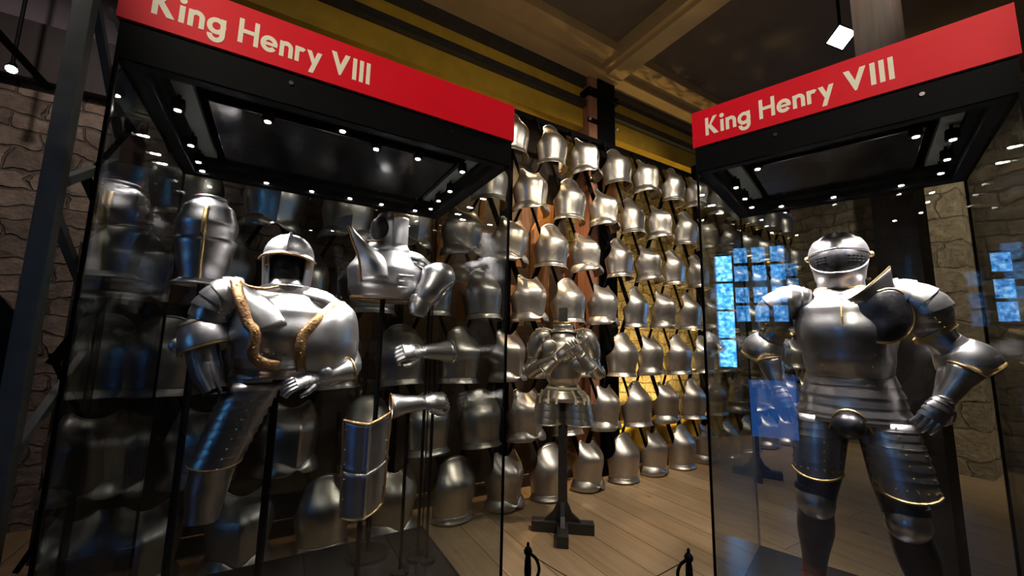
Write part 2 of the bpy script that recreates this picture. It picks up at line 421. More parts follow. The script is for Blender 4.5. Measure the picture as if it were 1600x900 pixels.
# ceiling beams and painted rails over the rack
bm = bmesh.new(); box(bm, 3.30, 3.66, Y0, 3.40, 5.00, ZC); box(bm, 3.36, 3.60, Y0, 3.40, 4.94, 5.0); struct('beam_long', bm, M['tanbeam'])
bm = bmesh.new(); box(bm, X0, X1, 3.40, 3.66, 5.00, ZC); box(bm, X0, X1, 3.14, 3.40, 5.08, ZC); struct('beam_cross', bm, M['tanbeam'])
bm = bmesh.new(); box(bm, X0, X1, 3.70, 3.82, 4.68, 4.88); struct('trim_1', bm, M['ochre'])
bm = bmesh.new(); box(bm, -1.3, X1, 3.70, 3.82, 4.33, 4.59); struct('trim_2', bm, M['ochre'])
bm = bmesh.new(); box(bm, -1.3, X1, 3.62, 3.72, 4.59, 4.68); box(bm, X0, X1, 3.62, 3.72, 4.88, 5.0); struct('trim_3', bm, M['blackwood'])
# steel-clad timber column in the middle of the rack
colm = struct('column', bx(3.22, 3.36, 3.58, 3.86, 0, 5.0), M['pinkwood'])
struct('column_casing', bx(3.36, 3.66, 3.56, 3.88, 0, 5.0), M['black'], colm)
bm = bmesh.new(); box(bm, 3.17, 3.70, 3.52, 3.90, 4.72, 4.80)
for z in (4.35, 3.95, 3.55): box(bm, 3.19, 3.38, 3.55, 3.58, z, z + .05)
struct('column_strap', bm, M['black'], colm)
bm = bmesh.new()
for z in (4.76, 4.37, 3.97, 3.57):
    for x in (3.2, 3.68): ball(bm, (x, 3.54, z), .022)
struct('column_bolt', bm, M['wallsteel'], colm)
# tall dark timber post behind the right-hand case
struct('pillar_post', bx(3.50, 3.72, 0.78, 1.00, 0, ZC), M['darktimber'])
# dark cladding behind the rack, left and centre
bm = bx(-1.3, .9, 4.05, 4.10, 0, 2.2); box(bm, .9, 3.22, 4.05, 4.10, 0, ZC)
struct('partition', bm, M['darkgap'])

# ------------------------------------------------------------------ the rack
RK = thing('armour_rack', 'tall black rack of crossed diagonal bars carrying the steel plates along the stone wall', 'rack', (0, 3.46, 0))
RX0, RX1, RZ = -1.15, 8.1, 4.05
def clip_diag(xb, sgn):
    # line x = xb + sgn*z*(0.2575/0.575) clipped to the rack
    k = sgn * .2575 / .575
    z0, z1 = 0.0, RZ
    if k > 0: z0 = max(z0, (RX0 - xb) / k); z1 = min(z1, (RX1 - xb) / k)
    else: z0 = max(z0, (RX1 - xb) / k); z1 = min(z1, (RX0 - xb) / k)
    return (xb + k * z0, z0), (xb + k * z1, z1)
for sgn, yo in ((1, .012), (-1, -.012)):
    for i in range(-12, 26):
        xb = 3.5 + .23 * 0 + .515 * (i - 7) - sgn * .2575 / .575 * .23
        (xa, za), (xc, zc) = clip_diag(xb, sgn)
        if zc - za < .3: continue
        w = .055 if i % 3 == 0 else .028
        obj('diagonal_bar', bar(bmesh.new(), (xa, yo, za), (xc, yo, zc), w, .016), M['black'], RK, smooth=False)
for x in (0.9, 2.0): obj('upright', bx(x - .05, x + .05, .03, .13, 0, RZ), M['black'], RK, smooth=False)
for x in (5.3, 7.0): obj('upright', bx(x - .035, x + .035, .03, .10, 0, RZ + .2), M['black'], RK, smooth=False)
for z in (4.05,): obj('rail', bx(RX0, RX1, .02, .07, z - .03, z + .03), M['black'], RK, smooth=False)
obj('foot_rail', bx(RX0, RX1, .25, .33, 0, .09), M['blackwood'], RK, smooth=False)
# grey end truss
yo = -.46
obj('end_post', bx(-1.14, -1.06, yo - .04, yo + .04, 0, 4.9), M['greypaint'], RK, smooth=False, bevel=.004)
obj('end_post', bx(-1.14, -1.06, .30, .38, 0, 4.9), M['greypaint'], RK, smooth=False, bevel=.004)
for za, zb in ((3.55, 2.95), (2.35, 2.75), (2.2, 1.7), (.9, 1.4), (4.6, 4.1)):
    obj('end_brace', bar(bmesh.new(), (-1.10, yo + .04, za), (-1.10, .30, zb), .05, .04, (1, 0, 0)), M['greypaint'], RK, smooth=False)

# wooden mounting boards behind the bars
def board(x, w, z0, z1, m, y=3.66, form='point', label=''):
    bm = bmesh.new(); h = w / 2
    if form == 'point': pr = [(-h, z0), (h, z0), (h, z1 - w * .9), (h * .15, z1), (-h * .35, z1 - .03), (-h, z1 - w * .7)]
    elif form == 'hex': pr = [(-h * .45, z0), (h * .5, z0 + .02), (h, (z0 + z1) / 2 - .02), (h * .6, z1), (-h * .5, z1), (-h, (z0 + z1) / 2)]
    elif form == 'stock': pr = [(-h, z0), (h * .4, z0), (h * .5, z0 + .45 * (z1 - z0)), (h, z0 + .6 * (z1 - z0)), (h, z1 - .05), (h * .3, z1), (-h * .2, z0 + .7 * (z1 - z0)), (-h * .5, z0 + .5 * (z1 - z0))]
    else: pr = [(-h, z0), (h, z0), (h, z1), (-h, z1)]
    a = [bm.verts.new((p[0], -.02, p[1])) for p in pr]; b = [bm.verts.new((p[0], .02, p[1])) for p in pr]
    bm.faces.new(a); bm.faces.new(b[::-1])
    for i in range(len(a)):
        k = (i + 1) % len(a); bm.faces.new((a[i], b[i], b[k], a[k]))
    o = obj('mounting_board', bm, m, smooth=False, bevel=.004, loc=(x, y, 0))
    return tag(o, label, 'board', 'wooden boards behind the rack bars')
board(2.30, .20, 2.35, 3.20, M['orangewood'], form='stock', label='curved orange board behind the rack, just right of the left case, second row down')
board(2.06, .12, 2.2, 3.05, M['orangewood'], form='point', label='narrow pointed orange board beside the right edge of the left case')
board(2.52, .26, 1.75, 2.95, M['orangewood'], form='point', label='wide pointed orange board behind the rack, centre of the open stretch')
board(2.66, .22, 2.45, 3.18, M['orangewood'], y=3.74, form='flat', label='straight orange board rising behind the second row plates near the column')
board(2.20, .30, 1.70, 2.15, M['orangewood'], y=3.72, form='flat', label='low square orange board above the small armour, left end')
board(2.98, .20, 1.95, 2.62, M['pinkwood'], form='point', label='pointed reddish board between third and fourth rows beside the column')
board(2.86, .16, .45, 1.55, M['brownwood'], form='flat', label='long brown board behind the small armour on its stand')
board(2.95, .09, 1.0, 2.2, M['pinkwood'], y=3.60, form='flat', label='slim reddish post just left of the black column, lower half')
board(3.52, .22, 3.0, 3.72, M['orangewood'], y=3.53, form='flat', label='short orange board fixed in front of the black column near its top')
board(3.80, .10, .2, 3.2, M['orangewood'], y=3.86, form='flat', label='thin pale upright board on the amber-lit stone wall right of the column')
board(1.30, .13, 1.9, 2.75, M['orangewood'], form='point', label='narrow orange board seen through the left case beside the second helmet')
board(1.55, .28, 1.72, 2.12, M['orangewood'], form='hex', label='orange six-sided board seen through the left case near its right edge')
board(.62, .20, 1.35, 2.0, M['orangewood'], form='hex', label='orange board seen through the left case below the second helmet')
board(.25, .18, 1.55, 2.1, M['orangewood'], form='point', label='orange board seen through the left case between the two helmets')
board(-.42, .20, 1.9, 2.45, M['orangewood'], form='hex', label='orange board seen through the left case left of the banded cuirass')
board(-.62, .26, 1.75, 2.5, M['brownwood'], y=3.72, form='stock', label='brown curved board seen through the left case near the rack end')
board(-.98, .12, 1.9, 3.6, M['brownwood'], y=3.62, form='flat', label='tall brown board at the far left end of the rack')
board(1.78, .10, 2.55, 3.3, M['orangewood'], y=3.7, form='stock', label='thin curved orange board seen through the right end of the left case')
# ochre kerb lit behind the bottom row
struct('baseboard_back', bx(3.7, 8.1, 4.35, 4.55, 0, .34), M['ochre'])

# ---- wall plates
def plate_proto(kind, A, D, H, m, seed):
    rnd = random.Random(seed)
    fh = .045 if kind == 'back' else .095
    Hp = H - fh
    asym = rnd.uniform(-.03, .03)
    def dep(s): return D * (.84 + .16 * ss(0, .45, s)) * (1 - .58 * ss(.5, 1.05, s))
    def wid(s): return A * (.86 + .14 * ss(0, .5, s))
    def P(u, v):
        U = u * 2 - 1
        s = v
        um = 1.0 if s < .42 else 1 - .57 * ((s - .42) / .58) ** .6
        V = U * um
        phi = V * math.radians(98)
        d = dep(s); a = wid(s)
        if kind == 'breast':
            d *= 1 + .10 * math.exp(-(V / .10) ** 2)
        z = fh + Hp * s
        if kind == 'breast':
            z -= .055 * math.exp(-(V / .22) ** 2) * (1 - s) ** 4
            z -= .055 * max(0, 1 - (U / .75) ** 2) * s ** 5
            z -= .02 * abs(U) ** 3 * s ** 4
        else:
            z += .012 * max(0, 1 - (U / .8) ** 2) * s ** 5
            z -= .055 * abs(U) ** 2.5 * s ** 4
            d *= 1 - .05 * math.exp(-(V / .12) ** 2) * (1 - s)
        y = -d * math.cos(phi)
        y += .03 * ss(.5, 1, s)
        return Vector((a * math.sin(phi) * (1 + asym * U), y, z))
    bmb = grid(P, 32, 26)
    body = obj('backplate' if kind == 'back' else 'breastplate', bmb, m, solid=.004)
    def F(u, v):
        V = u * 2 - 1; phi = V * math.radians(98)
        base = P(u, 0)
        lob = 1.0
        if kind == 'breast':
            k = 1 + (.22 * math.sin(PI * .62 * v)) * (.45 + .55 * (1 - math.exp(-(V / .22) ** 2)))
            z = base.z * (1 - v) + v * (.0 + .035 * math.exp(-(V / .10) ** 2)) + .004 * (1 - v)
            return Vector((base.x * k, base.y * k - .004 * (1 - v), z))
        k = 1 + .13 * v ** 1.6
        return Vector((base.x * k, base.y * k - .003 * (1 - v), base.z * (1 - v)))
    fl = obj('waist_flange', grid(F, 32, 8), m, body, solid=.004)
    rim = bmesh.new()
    tube([P(i / 30, 1) for i in range(31)], .006, 30, 6, rim)
    obj('rolled_edge', rim, m, body)
    if kind == 'breast' and seed % 2:
        pass
    return body
protos = []
for i, (k, A, D, m) in enumerate((('back', .205, .20, 'wallsteel'), ('breast', .198, .215, 'wallsteel'), ('back', .210, .22, 'wallsteel2'), ('breast', .198, .20, 'wallsteel2'), ('back', .195, .19, 'wallsteel'))):
    protos.append((k, plate_proto(k, A, D, .495, M[m], i)))
used = set()
def place_plate(pi, loc, rot, label):
    k, src = protos[pi]
    if pi not in used:
        used.add(pi); o = src
    else:
        o = src.copy(); COL.objects.link(o)
        for ch in src.children:
            c = ch.copy(); COL.objects.link(c); c.parent = o
    o.location = loc; o.rotation_euler = rot
    tag(o, label, 'armour plate', 'steel breastplates and backplates hung on the rack')
ORD = ['', 'first', 'second', 'third', 'fourth', 'fifth', 'sixth', 'seventh', 'eighth', 'ninth', 'tenth']
ROWN = ['bottom row on the floor', 'second row up', 'third row up', 'fourth row up', 'fifth row up', 'sixth row up', 'top row']
rp_ = random.Random(11)
pat = {  # which of the clearly seen plates are front plates (with two-lobed skirt)
    (6, -2): 0, (6, -1): 1, (6, 0): 2, (6, 1): 1, (6, 2): 0, (6, 3): 1, (6, -3): 0,
    (5, -2): 1, (5, -1): 0, (5, 0): 1, (5, 1): 4, (5, 2): 1, (5, 3): 0, (5, -3): 2,
    (4, -3): 1, (4, -2): 2, (4, -1): 1, (4, 0): 0, (4, 1): 1, (4, 2): 4, (4, 3): 0,
    (3, -3): 0, (3, -2): 1, (3, -1): 2, (3, 0): 3, (3, 1): 4, (3, 2): 3, (3, 3): 2, (3, 4): 3,
    (2, -3): 3, (2, 0): 2, (2, 1): 3, (2, 2): 2, (2, 3): 0,
    (1, -2): 3, (1, 0): 3, (1, 1): 2, (1, 2): 3, (1, 3): 2, (1, -3): 2,
    (0, -3): 3, (0, -2): 2, (0, -1): 3, (0, 0): 2, (0, 1): 3, (0, 2): 2, (0, 3): 3}
for r in range(7):
    odd = (r % 2 == 0)                    # rows 0,2,4,6 share the column's x
    for k in range(-9, 10):
        x = (3.5 if odd else 3.24) + .515 * k
        if x > 7.9 or x < -1.2: continue
        if x < -.9: continue
        if x < -.3 and r in (5, 6) and k % 2: continue
        z = .575 * r + (.012 if r == 0 else .0)
        if r >= 1: z += .0
        pi = pat.get((r, k), rp_.choice((0, 1, 2, 3, 4)))
        if odd: kk = k; side = 'right of' if k > 0 else 'left of'
        else: kk = k if k > 0 else k - 1; side = 'right of' if k > 0 else 'left of'
        kind = protos[pi][0]
        nm = 'steel backplate' if kind == 'back' else 'lobed steel breastplate'
        if odd and k == 0: where = 'directly before the black column'
        else: where = '%s %s the black column' % (ORD[min(abs(kk), 10)], side)
        fin = 'satin' if pi in (0, 1, 4) else 'dull'
        label = '%s %s, %s, %s' % (fin, nm, ROWN[r], where)
        ty = rp_.uniform(-.10, .10)
        rx = rp_.uniform(-.14, -.02) if r else -.04
        place_plate(pi, (x + rp_.uniform(-.012, .012), 3.40, z), (rx, ty * .35 if r else 0, rp_.uniform(.02, .24)), label)

# ------------------------------------------------------------------ display cases
ZP, ZF, ZR, ZT = 0.30, 2.427, 2.558, 2.752
SW = .185                                  # stroke width of the geometric bold lettering, in cap heights
def glyph(ch):
    """polygons of one letter, cap height 1"""
    P = []; sid = [0]
    def add(p, new=True):
        if new: sid[0] += 1
        P.append((p, sid[0]))
    def rect(x0, x1, y0, y1): add([(x0, y0), (x1, y0), (x1, y1), (x0, y1)])
    def arc(cx, cy, r, a0, a1, w=SW, n=18):
        for i in range(n):
            t0, t1 = math.radians(a0 + (a1 - a0) * i / n), math.radians(a0 + (a1 - a0) * (i + 1) / n)
            add([(cx + r * math.cos(t0), cy + r * math.sin(t0)), (cx + r * math.cos(t1), cy + r * math.sin(t1)),
                      (cx + (r - w) * math.cos(t1), cy + (r - w) * math.sin(t1)), (cx + (r - w) * math.cos(t0), cy + (r - w) * math.sin(t0))], i == 0)
    if ch == 'K':
        rect(0, SW, 0, 1); add([(SW, .50), (.44, 1), (.68, 1), (.33, .55)]); add([(SW, .56), (.33, .58), (.74, 0), (.48, 0), (SW, .42)]); return P, .74
    if ch == 'i': rect(.02, .02 + SW, 0, .66); arc(.02 + SW / 2, .87, .125, 0, 360, .125); return P, SW + .04
    if ch == 'n': rect(0, SW, 0, .66); arc(.28, .40, .28, 0, 150); rect(.56 - SW, .56, 0, .40); return P, .56
    if ch == 'r': rect(0, SW, 0, .66); arc(.27, .38, .28, 50, 150); return P, .42
    if ch == 'g': arc(.32, .33, .335, 0, 360, n=30); rect(.60 - SW + .04, .64, -.02, .66); arc(.33, -.02, .31, 180, 360); return P, .64
    if ch == 'H': rect(0, SW, 0, 1); rect(.60, .60 + SW, 0, 1); rect(SW, .60, .42, .59); return P, .60 + SW
    if ch == 'e': arc(.34, .33, .345, 0, 325, n=30); rect(.10, .67, .26, .39); return P, .68
    if ch == 'y': add([(0, .66), (.21, .66), (.40, .22), (.29, .02)]); add([(.68, .66), (.47, .66), (.12, -.30), (.33, -.30)]); return P, .66
    if ch == 'V': add([(0, 1), (.22, 1), (.46, .36), (.42, 0), (.38, 0)]); add([(.84, 1), (.62, 1), (.38, .36), (.42, 0), (.46, 0)]); return P, .84
    if ch == 'I': rect(0, SW, 0, 1); return P, SW
def lettering(words, cap, m, parent, y, z):
    """words: (text, x start, x end) - each word fitted to its own stretch of the sign"""
    bm = bmesh.new()
    for w, xa, xb in words:
        x = 0; polys = []
        for ch in w:
            P, adv = glyph(ch); polys += [([(px_ + x, py_) for px_, py_ in p], .0004 * k_) for p, k_ in P]
            x += adv + (.13 if ch in 'VI' else .085)
        x -= .13 if w[-1] in 'VI' else .085
        k = (xb - xa) / x
        for p, dy in polys:
            a_ = [bm.verts.new((xa + q[0] * k, y - .0008 - dy, z + q[1] * cap)) for q in p]
            bm.faces.new(a_)
    bm.normal_update()
    for f in bm.faces:
        if f.normal.y > 0: f.normal_flip()
    return obj('lettering', bm, m, parent, smooth=False, keep=True)
def case(label, loc, rz, W, D, lamps, tx0, tx1, energy, size=58):
    C = thing('display_case', label, 'display case', loc, rz)
    obj('plinth', bx(0, W, 0, D, 0, ZP), M['blackgloss'], C, smooth=False, bevel=.004)
    h = bmesh.new(); e = .004; b_ = .055
    # hood: four sides, lower rim and a recessed soffit
    for x0, x1, y0, y1 in ((-e, W + e, -e, b_), (-e, W + e, D - b_, D + e), (-e, b_, b_, D - b_), (W - b_, W + e, b_, D - b_)):
        box(h, x0, x1, y0, y1, ZF, ZT)
    box(h, b_, W - b_, b_, D - b_, ZT - .03, ZT)
    obj('hood', h, M['black'], C, smooth=False)
    i_ = .20
    s_ = bmesh.new()
    for x0, x1, y0, y1 in ((b_, W - b_, b_, b_ + .07), (b_, W - b_, D - b_ - .07, D - b_), (b_, b_ + .035, b_ + .07, D - b_ - .07), (W - b_ - .035, W - b_, b_ + .07, D - b_ - .07)):
        box(s_, x0, x1, y0, y1, ZF + .045, ZF + .07)
    obj('lighting_shelf', s_, M['black'], C, smooth=False)
    obj('soffit_panel', bx(i_, W - i_, i_ + .05, D - i_ + .02, ZF + .055, ZF + .07), M['blackgloss'], C, smooth=False, bevel=.003)
    tr = bmesh.new(); box(tr, b_ + .02, b_ + .10, b_ + .1, D - b_ - .08, ZF + .075, ZF + .10); box(tr, W - b_ - .10, W - b_ - .02, b_ + .1, D - b_ - .08, ZF + .075, ZF + .10)
    obj('light_track', tr, M['greypaint'], C, smooth=False)
    rd = bmesh.new(); box(rd, -.012, W + .012, -.014, -.004, ZR, ZT); box(rd, -.012, -.004, -.004, D + .01, ZR, ZT); box(rd, W + .004, W + .012, -.004, D + .01, ZR, ZT)
    obj('sign_band', rd, M['red'], C, smooth=False)
    q = tx0 - .055
    lettering((('King', .055 + q, .255 + q), ('Henry', .292 + q, .566 + q), ('VIII', .600 + q, .752 + q)), .096, M['cream'], C, -.0135, ZR + .047)
    sc = bmesh.new()
    for x in (W * .33, W * .78): bmesh.ops.create_cone(sc, cap_ends=True, segments=14, radius1=.008, radius2=.008, depth=.006, matrix=Matrix.Translation((x, -.006, ZR - .045)) @ Matrix.Rotation(PI / 2, 4, 'X'))
    obj('hood_lock', sc, M['chrome'], C)
    t = .010
    obj('glass_pane', bx(0, W, 0, t, ZP, ZF), M['glass'], C, smooth=False)
    obj('glass_pane', bx(0, W, D - t, D, ZP, ZF), M['glass'], C, smooth=False)
    obj('glass_pane', bx(0, t, t, D - t, ZP, ZF), M['glass'], C, smooth=False)
    obj('glass_pane', bx(W - t, W, t, D - t, ZP, ZF), M['glass'], C, smooth=False)
    for x, y in ((-.004, -.004), (W - .006, -.004), (-.004, D - .006), (W - .006, D - .006)):
        obj('corner_seal', bx(x, x + .010, y, y + .010, ZP, ZF), M['black'], C, smooth=False)
    tgt = Vector((W / 2, D * .48, 1.55))
    for i, (x, y) in enumerate(lamps):
        L = bmesh.new()
        lathe(L, [(.006, .075), (.006, .045), (.021, .044), (.024, .012), (.024, 0), (.019, -.002)], 14)
        z = ZF + .012
        s = obj('spotlight', L, M['black'], C, loc=(x, y, z))
        ln = bmesh.new(); lathe(ln, [(.002, -.004), (.011, -.003), (.012, .0)][::-1], 12)
        obj('lamp_lens', ln, M['lamp'], s, loc=(0, 0, -.001))
        l = bpy.data.lights.new('case_lamp', 'SPOT'); l.energy = energy * (.45 if y < D * .3 else 1.0); l.color = (1.0, .93, .90)
        l.spot_size = math.radians(size); l.spot_blend = 1.0; l.shadow_soft_size = .03
        lo = bpy.data.objects.new('case_lamp', l); COL.objects.link(lo); lo.parent = C
        lo.location = (x, y, z - .012)
        tt = Vector((tgt.x * .72 + x * .28, tgt.y if y > D * .3 else y + .17, tgt.z if y > D * .3 else 1.3))
        lo.rotation_euler = (tt - lo.location).to_track_quat('-Z', 'Y').to_euler()
    return C
lamps1 = [(.10, .31), (.09, .66), (.09, .87), (.09, 1.0), (.41, .21), (.39, 1.0), (.63, 1.0), (.85, 1.0), (1.05, 1.0), (1.28, 1.0), (1.36, .90), (1.35, .72), (1.35, .52), (.69, .12), (.85, .21), (1.05, .20), (1.30, .22)]
C1 = case('left glass display case with red sign, holding half armour and separate pieces', (-.518, 1.649, 0), 0, 1.467, 1.073, lamps1, .068, .760, 56)
lamps2 = [(.24, .17), (.10, .37), (.10, .60), (.10, .80), (.25, .89), (.51, .89), (.80, .89), (.81, .22), (.93, .35), (.94, .60), (.94, .80)]
R2 = math.radians(-72.22)
C2 = case('right glass display case with red sign, holding one full standing armour', (1.80, 1.182, 0), R2, 1.046, .973, lamps2, .052, .752, 115)

# ------------------------------------------------------------------ armour pieces
def gauntlet(parent, base, direction, up, m, curl=.5, scale=1.0, cuff=True, mirror=1, trim=None, fist=False, rivet=None):
    """mitten-free gauntlet: flared cuff, hand plate, thumb and four laminated fingers; one sub-tree under parent"""
    d = Vector(direction).normalized(); u = Vector(up); u = (u - d * u.dot(d)).normalized(); s = d.cross(u) * mirror
    o = Vector(base)
    def T(x, y, z): return o + (d * x + s * y + u * z) * scale
    g = bmesh.new()
    if cuff:
        limb([T(-.16, 0, 0), T(-.08, 0, 0), T(0, 0, 0)], [(.058 * scale, .050 * scale), (.042 * scale, .036 * scale), (.033 * scale, .027 * scale)], 8, 18, g, side=s, caps=(False, False))
    root = obj('gauntlet_cuff', g, m, parent, solid=.002) if cuff else None
    if not cuff: g.free()
    pr = root or parent
    h = limb([T(-.01, 0, 0), T(.04, 0, .004), T(.09, 0, .002)], [(.033 * scale, .026 * scale), (.044 * scale, .026 * scale), (.044 * scale, .020 * scale)], 8, 16, side=s, lames=4, flare=.10)
    obj('hand_plate', h, m, pr)
    for i in range(4):
        y = (-.032 + i * .0215); L = (.068, .078, .073, .058)[i]
        p0 = T(.085, y, .002); c = curl * (2.2 if fist else 1)
        a = 0; pts = [p0]; x, z = .085, .002
        for j in range(3):
            a += c * (.55, .75, .6)[j]; l = L * (.45, .31, .24)[j]
            x += math.cos(a) * l; z -= math.sin(a) * l; pts.append(T(x, y * (1 + .12 * j * (1 - curl)), z))
        f = limb(pts, [.0115 * scale, .0105 * scale, .0095 * scale, .0075 * scale], 9, 9, side=s, lames=6, flare=.16)
        obj('finger', f, m, pr)
    th = limb([T(.02, -.040, -.004), T(.055, -.058, -.016), T(.085, -.054, -.032)], [.014 * scale, .012 * scale, .008 * scale], 8, 9, side=u, lames=4, flare=.15)
    obj('thumb', th, m, pr)
    if cuff and trim:
        obj('cuff_edge', tube([T(-.16, .059 * math.cos(a), .051 * math.sin(a)) for a in [2 * PI * i / 24 for i in range(25)]], .0045, 24, 6), trim, pr)
    return pr
def ringpts(c, a, b, n=28, z=0, a0=0, a1=2 * PI, tilt=0):
    out = []
    for i in range(n + 1):
        t = a0 + (a1 - a0) * i / n
        out.append(Vector((c[0] + a * math.cos(t), c[1] + b * math.sin(t), c[2] + z + tilt * math.sin(t))))
    return out
def body_loft(secs, n=24, seg=48, square=.86, ridge=0.0, phi=(0, 2 * PI), closed=True, bm=None):
    """secs: (z, cx, cy, half width, half depth front, half depth back)"""
    def f(u, v):
        s = v * (len(secs) - 1); k = min(int(s), len(secs) - 2); t = s - k; t = t * t * (3 - 2 * t) if len(secs) > 2 else t
        z, cx, cy, a, bf, bb = [secs[k][i] + (secs[k + 1][i] - secs[k][i]) * (t if i else (s - k)) for i in range(6)]
        ang = phi[0] + (phi[1] - phi[0]) * u
        c, sn = math.cos(ang), math.sin(ang)
        c_ = math.copysign(abs(c) ** square, c); s_ = math.copysign(abs(sn) ** square, sn)
        dd = bf if sn < 0 else bb
        r = 1 + (ridge * max(0, -sn) ** 24)
        return Vector((cx + a * c_, cy + dd * s_ * r, z))
    return grid(f, seg, n, closed, bm)

# ---- full armour in the right-hand case (local: x to the picture's right, -y to the viewer, z from the plinth)
def full_armour():
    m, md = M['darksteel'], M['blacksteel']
    A = thing('full_plate_armour', 'full dark steel plate armour with gilt edges standing hand on hip in the right case', 'suit of armour', (2.42, .84, ZP), R2)
    # torso
    bp = obj('breastplate', body_loft([(1.10, 0, 0, .160, .130, .115), (1.20, 0, 0, .175, .165, .12), (1.33, 0, 0, .200, .185, .13), (1.43, 0, 0, .185, .160, .12), (1.50, 0, .01, .135, .115, .10), (1.54, 0, .015, .10, .09, .09)], 30, ridge=.05), m, A, solid=.004)
    obj('neck_edge', tube(ringpts((0, .01, 1.535), .104, .094), .006, 28, 8), M['brass'], bp)
    rv = [Vector((sx * (.09 + .012 * i), -.150 + .004 * i * i, 1.16 + .055 * i)) for sx in (-1, 1) for i in range(6)]
    rv += [Vector((sx * .022, -.185, 1.30)) for sx in (-1, 1)]
    rivets('rivet', rv, M['brass'], bp)
    obj('gilt_rib', tube([(0, -.176, 1.44), (0, -.196, 1.385), (0, -.2, 1.345)], .0045, 10, 6), M['brass'], bp)
    # fauld
    fa = obj('fauld', limb([(0, 0, 1.12), (0, 0, 1.00), (0, 0, .90)], [(.165, .135), (.190, .155), (.215, .165)], 10, 44, lames=5, flare=.045, caps=(False, False)), m, A, solid=.003)
    rivets('rivet', [Vector((x, -.165 + abs(x) * .35, z)) for x in (-.13, -.09, .09, .13) for z in (.92, .96, 1.0, 1.04, 1.08)], M['brass'], fa, .0035)
    # tassets
    def tasset(sx, pts, r):
        def f(u, v, k=1.05):
            c = smoothpath(pts, 60)[int(round(v * 60))]
            a = math.radians(-72 + 144 * u)
            w = r[0] + (r[1] - r[0]) * v
            zz = c.z - (.035 * math.cos(a * 1.2) if v > .97 else 0)
            return Vector((c.x + w * math.sin(a) * k, c.y - w * .78 * math.cos(a) * k, zz))
        t = obj('tasset', lamegrid(f, 20, 7, .06), m, A, solid=.003)
        obj('gilt_edge', tube([f(i / 20, 1) + Vector((0, -.003, 0)) for i in range(21)], .006, 20, 8), M['brass'], t)
        rivets('rivet', [f(u, v) + Vector((0, -.004, 0)) for u in (.08, .62, .92) for v in (.05, .2, .35, .5, .65, .8, .95)] + [f(i / 8, .97) + Vector((0, -.004, 0)) for i in range(9)], M['brass'], t, .004)
    tasset(-1, [(-.125, -.055, .92), (-.135, -.065, .80), (-.145, -.06, .66)], (.100, .098))
    tasset(1, [(.110, -.055, .92), (.135, -.07, .80), (.160, -.07, .645)], (.105, .105))
    # codpiece
    cp = bmesh.new(); ball(cp, (-.01, -.175, .895), .058, (1.05, .95, 1.0), 22, 14); obj('codpiece', cp, md, A)
    obj('codpiece_edge', tube([(-.085, -.14, .87), (-.055, -.165, .94), (-.01, -.175, .965), (.04, -.165, .94), (.07, -.14, .87)], .006, 20, 8), M['brass'], A)
    # legs
    def leg(hip, knee, ank, toe):
        hip, knee, ank, toe = map(Vector, (hip, knee, ank, toe))
        c = obj('cuisse', limb([hip, hip.lerp(knee, .5) + Vector((0, -.012, 0)), knee], [(.100, .105), (.094, .098), (.076, .080)], 12, 26), md, A)
        b = bmesh.new(); ball(b, knee + Vector((0, -.012, 0)), .080, (1.0, 1.10, 1.05), 22, 14)
        k = obj('poleyn', b, M['darksteel'], A)
        obj('knee_band', limb([knee + Vector((0, 0, .075)), knee + Vector((0, 0, .05))], [(.079, .083), (.080, .084)], 3, 24, lames=2, flare=.05), md, k)
        mid = knee.lerp(ank, .42) + Vector((0, .018, 0))
        obj('greave', limb([knee + Vector((0, 0, -.03)), mid, ank], [(.070, .072), (.076, .084), (.050, .054)], 14, 26, ridge=.05), md, A)
        d = (toe - ank); d.z = 0; d.normalize(); sd = Vector((0, 0, 1)).cross(d)
        sb = limb([ank + Vector((0, 0, .03)) - d * .0, ank + Vector((0, 0, -.05)) + d * .02, ank + d * .08 + Vector((0, 0, -.095)), ank + d * .17 + Vector((0, 0, -.125)), toe], [(.046, .048), (.05, .052), (.05, .045), (.055, .032), (.045, .02)], 14, 22, side=sd, lames=9, flare=.07)
        obj('sabaton', sb, M['leather'], A)
    leg((-.105, .0, .90), (-.165, -.03, .50), (-.195, .03, .175), (-.235, -.20, .028))
    leg((.105, .0, .90), (.150, -.04, .50), (.205, .02, .165), (.265, -.20, .028))
    # left of the picture: pauldron, upper arm, couter, vambrace
    def arm(sh, el, wr, big, gaunt_dir, sx):
        sh, el, wr = map(Vector, (sh, el, wr))
        p = obj('pauldron', limb([sh + Vector((-sx * .10, 0, .045)), sh + Vector((-sx * .02, -.01, .045)), sh + Vector((sx * .055, -.005, -.01)), sh.lerp(el, .45)], [(.088, .055), (.100, .080), (.096, .088), (.070, .070)], 16, 26, side=(0, 1, 0), lames=7, flare=.09, caps=(False, False)), m, A, solid=.003)
        rivets('rivet', [sh + Vector((sx * .055, -.098, -.02 - .02 * i)) + Vector((sx * .012 * i, 0, 0)) for i in range(5)], M['brass'], p)
        q = sh.lerp(el, .50)
        ax = (el - sh).normalized(); s1 = ax.orthogonal().normalized(); s2 = ax.cross(s1)
        obj('arm_band', limb([q - ax * .008, q + ax * .016], [(.080, .080), (.082, .082)], 2, 24), M['brass'], p)
        obj('rerebrace', limb([sh.lerp(el, .35), el], [(.060, .060), (.052, .052)], 10, 22, lames=5, flare=.09), m, A)
        # couter with wing
        c = limb([el - ax * .085, el - ax * .01, el + (wr - el).normalized() * .07], [(.062, .062), (.080, .075), (.060, .058)], 12, 26, side=(0, 1, 0))
        co = obj('couter', c, m, A)
        wd_ = (wr - el).normalized(); nrm = (ax - wd_).normalized()
        e2 = Vector((0, -1, 0)); out = Vector((sx, 0, 0))
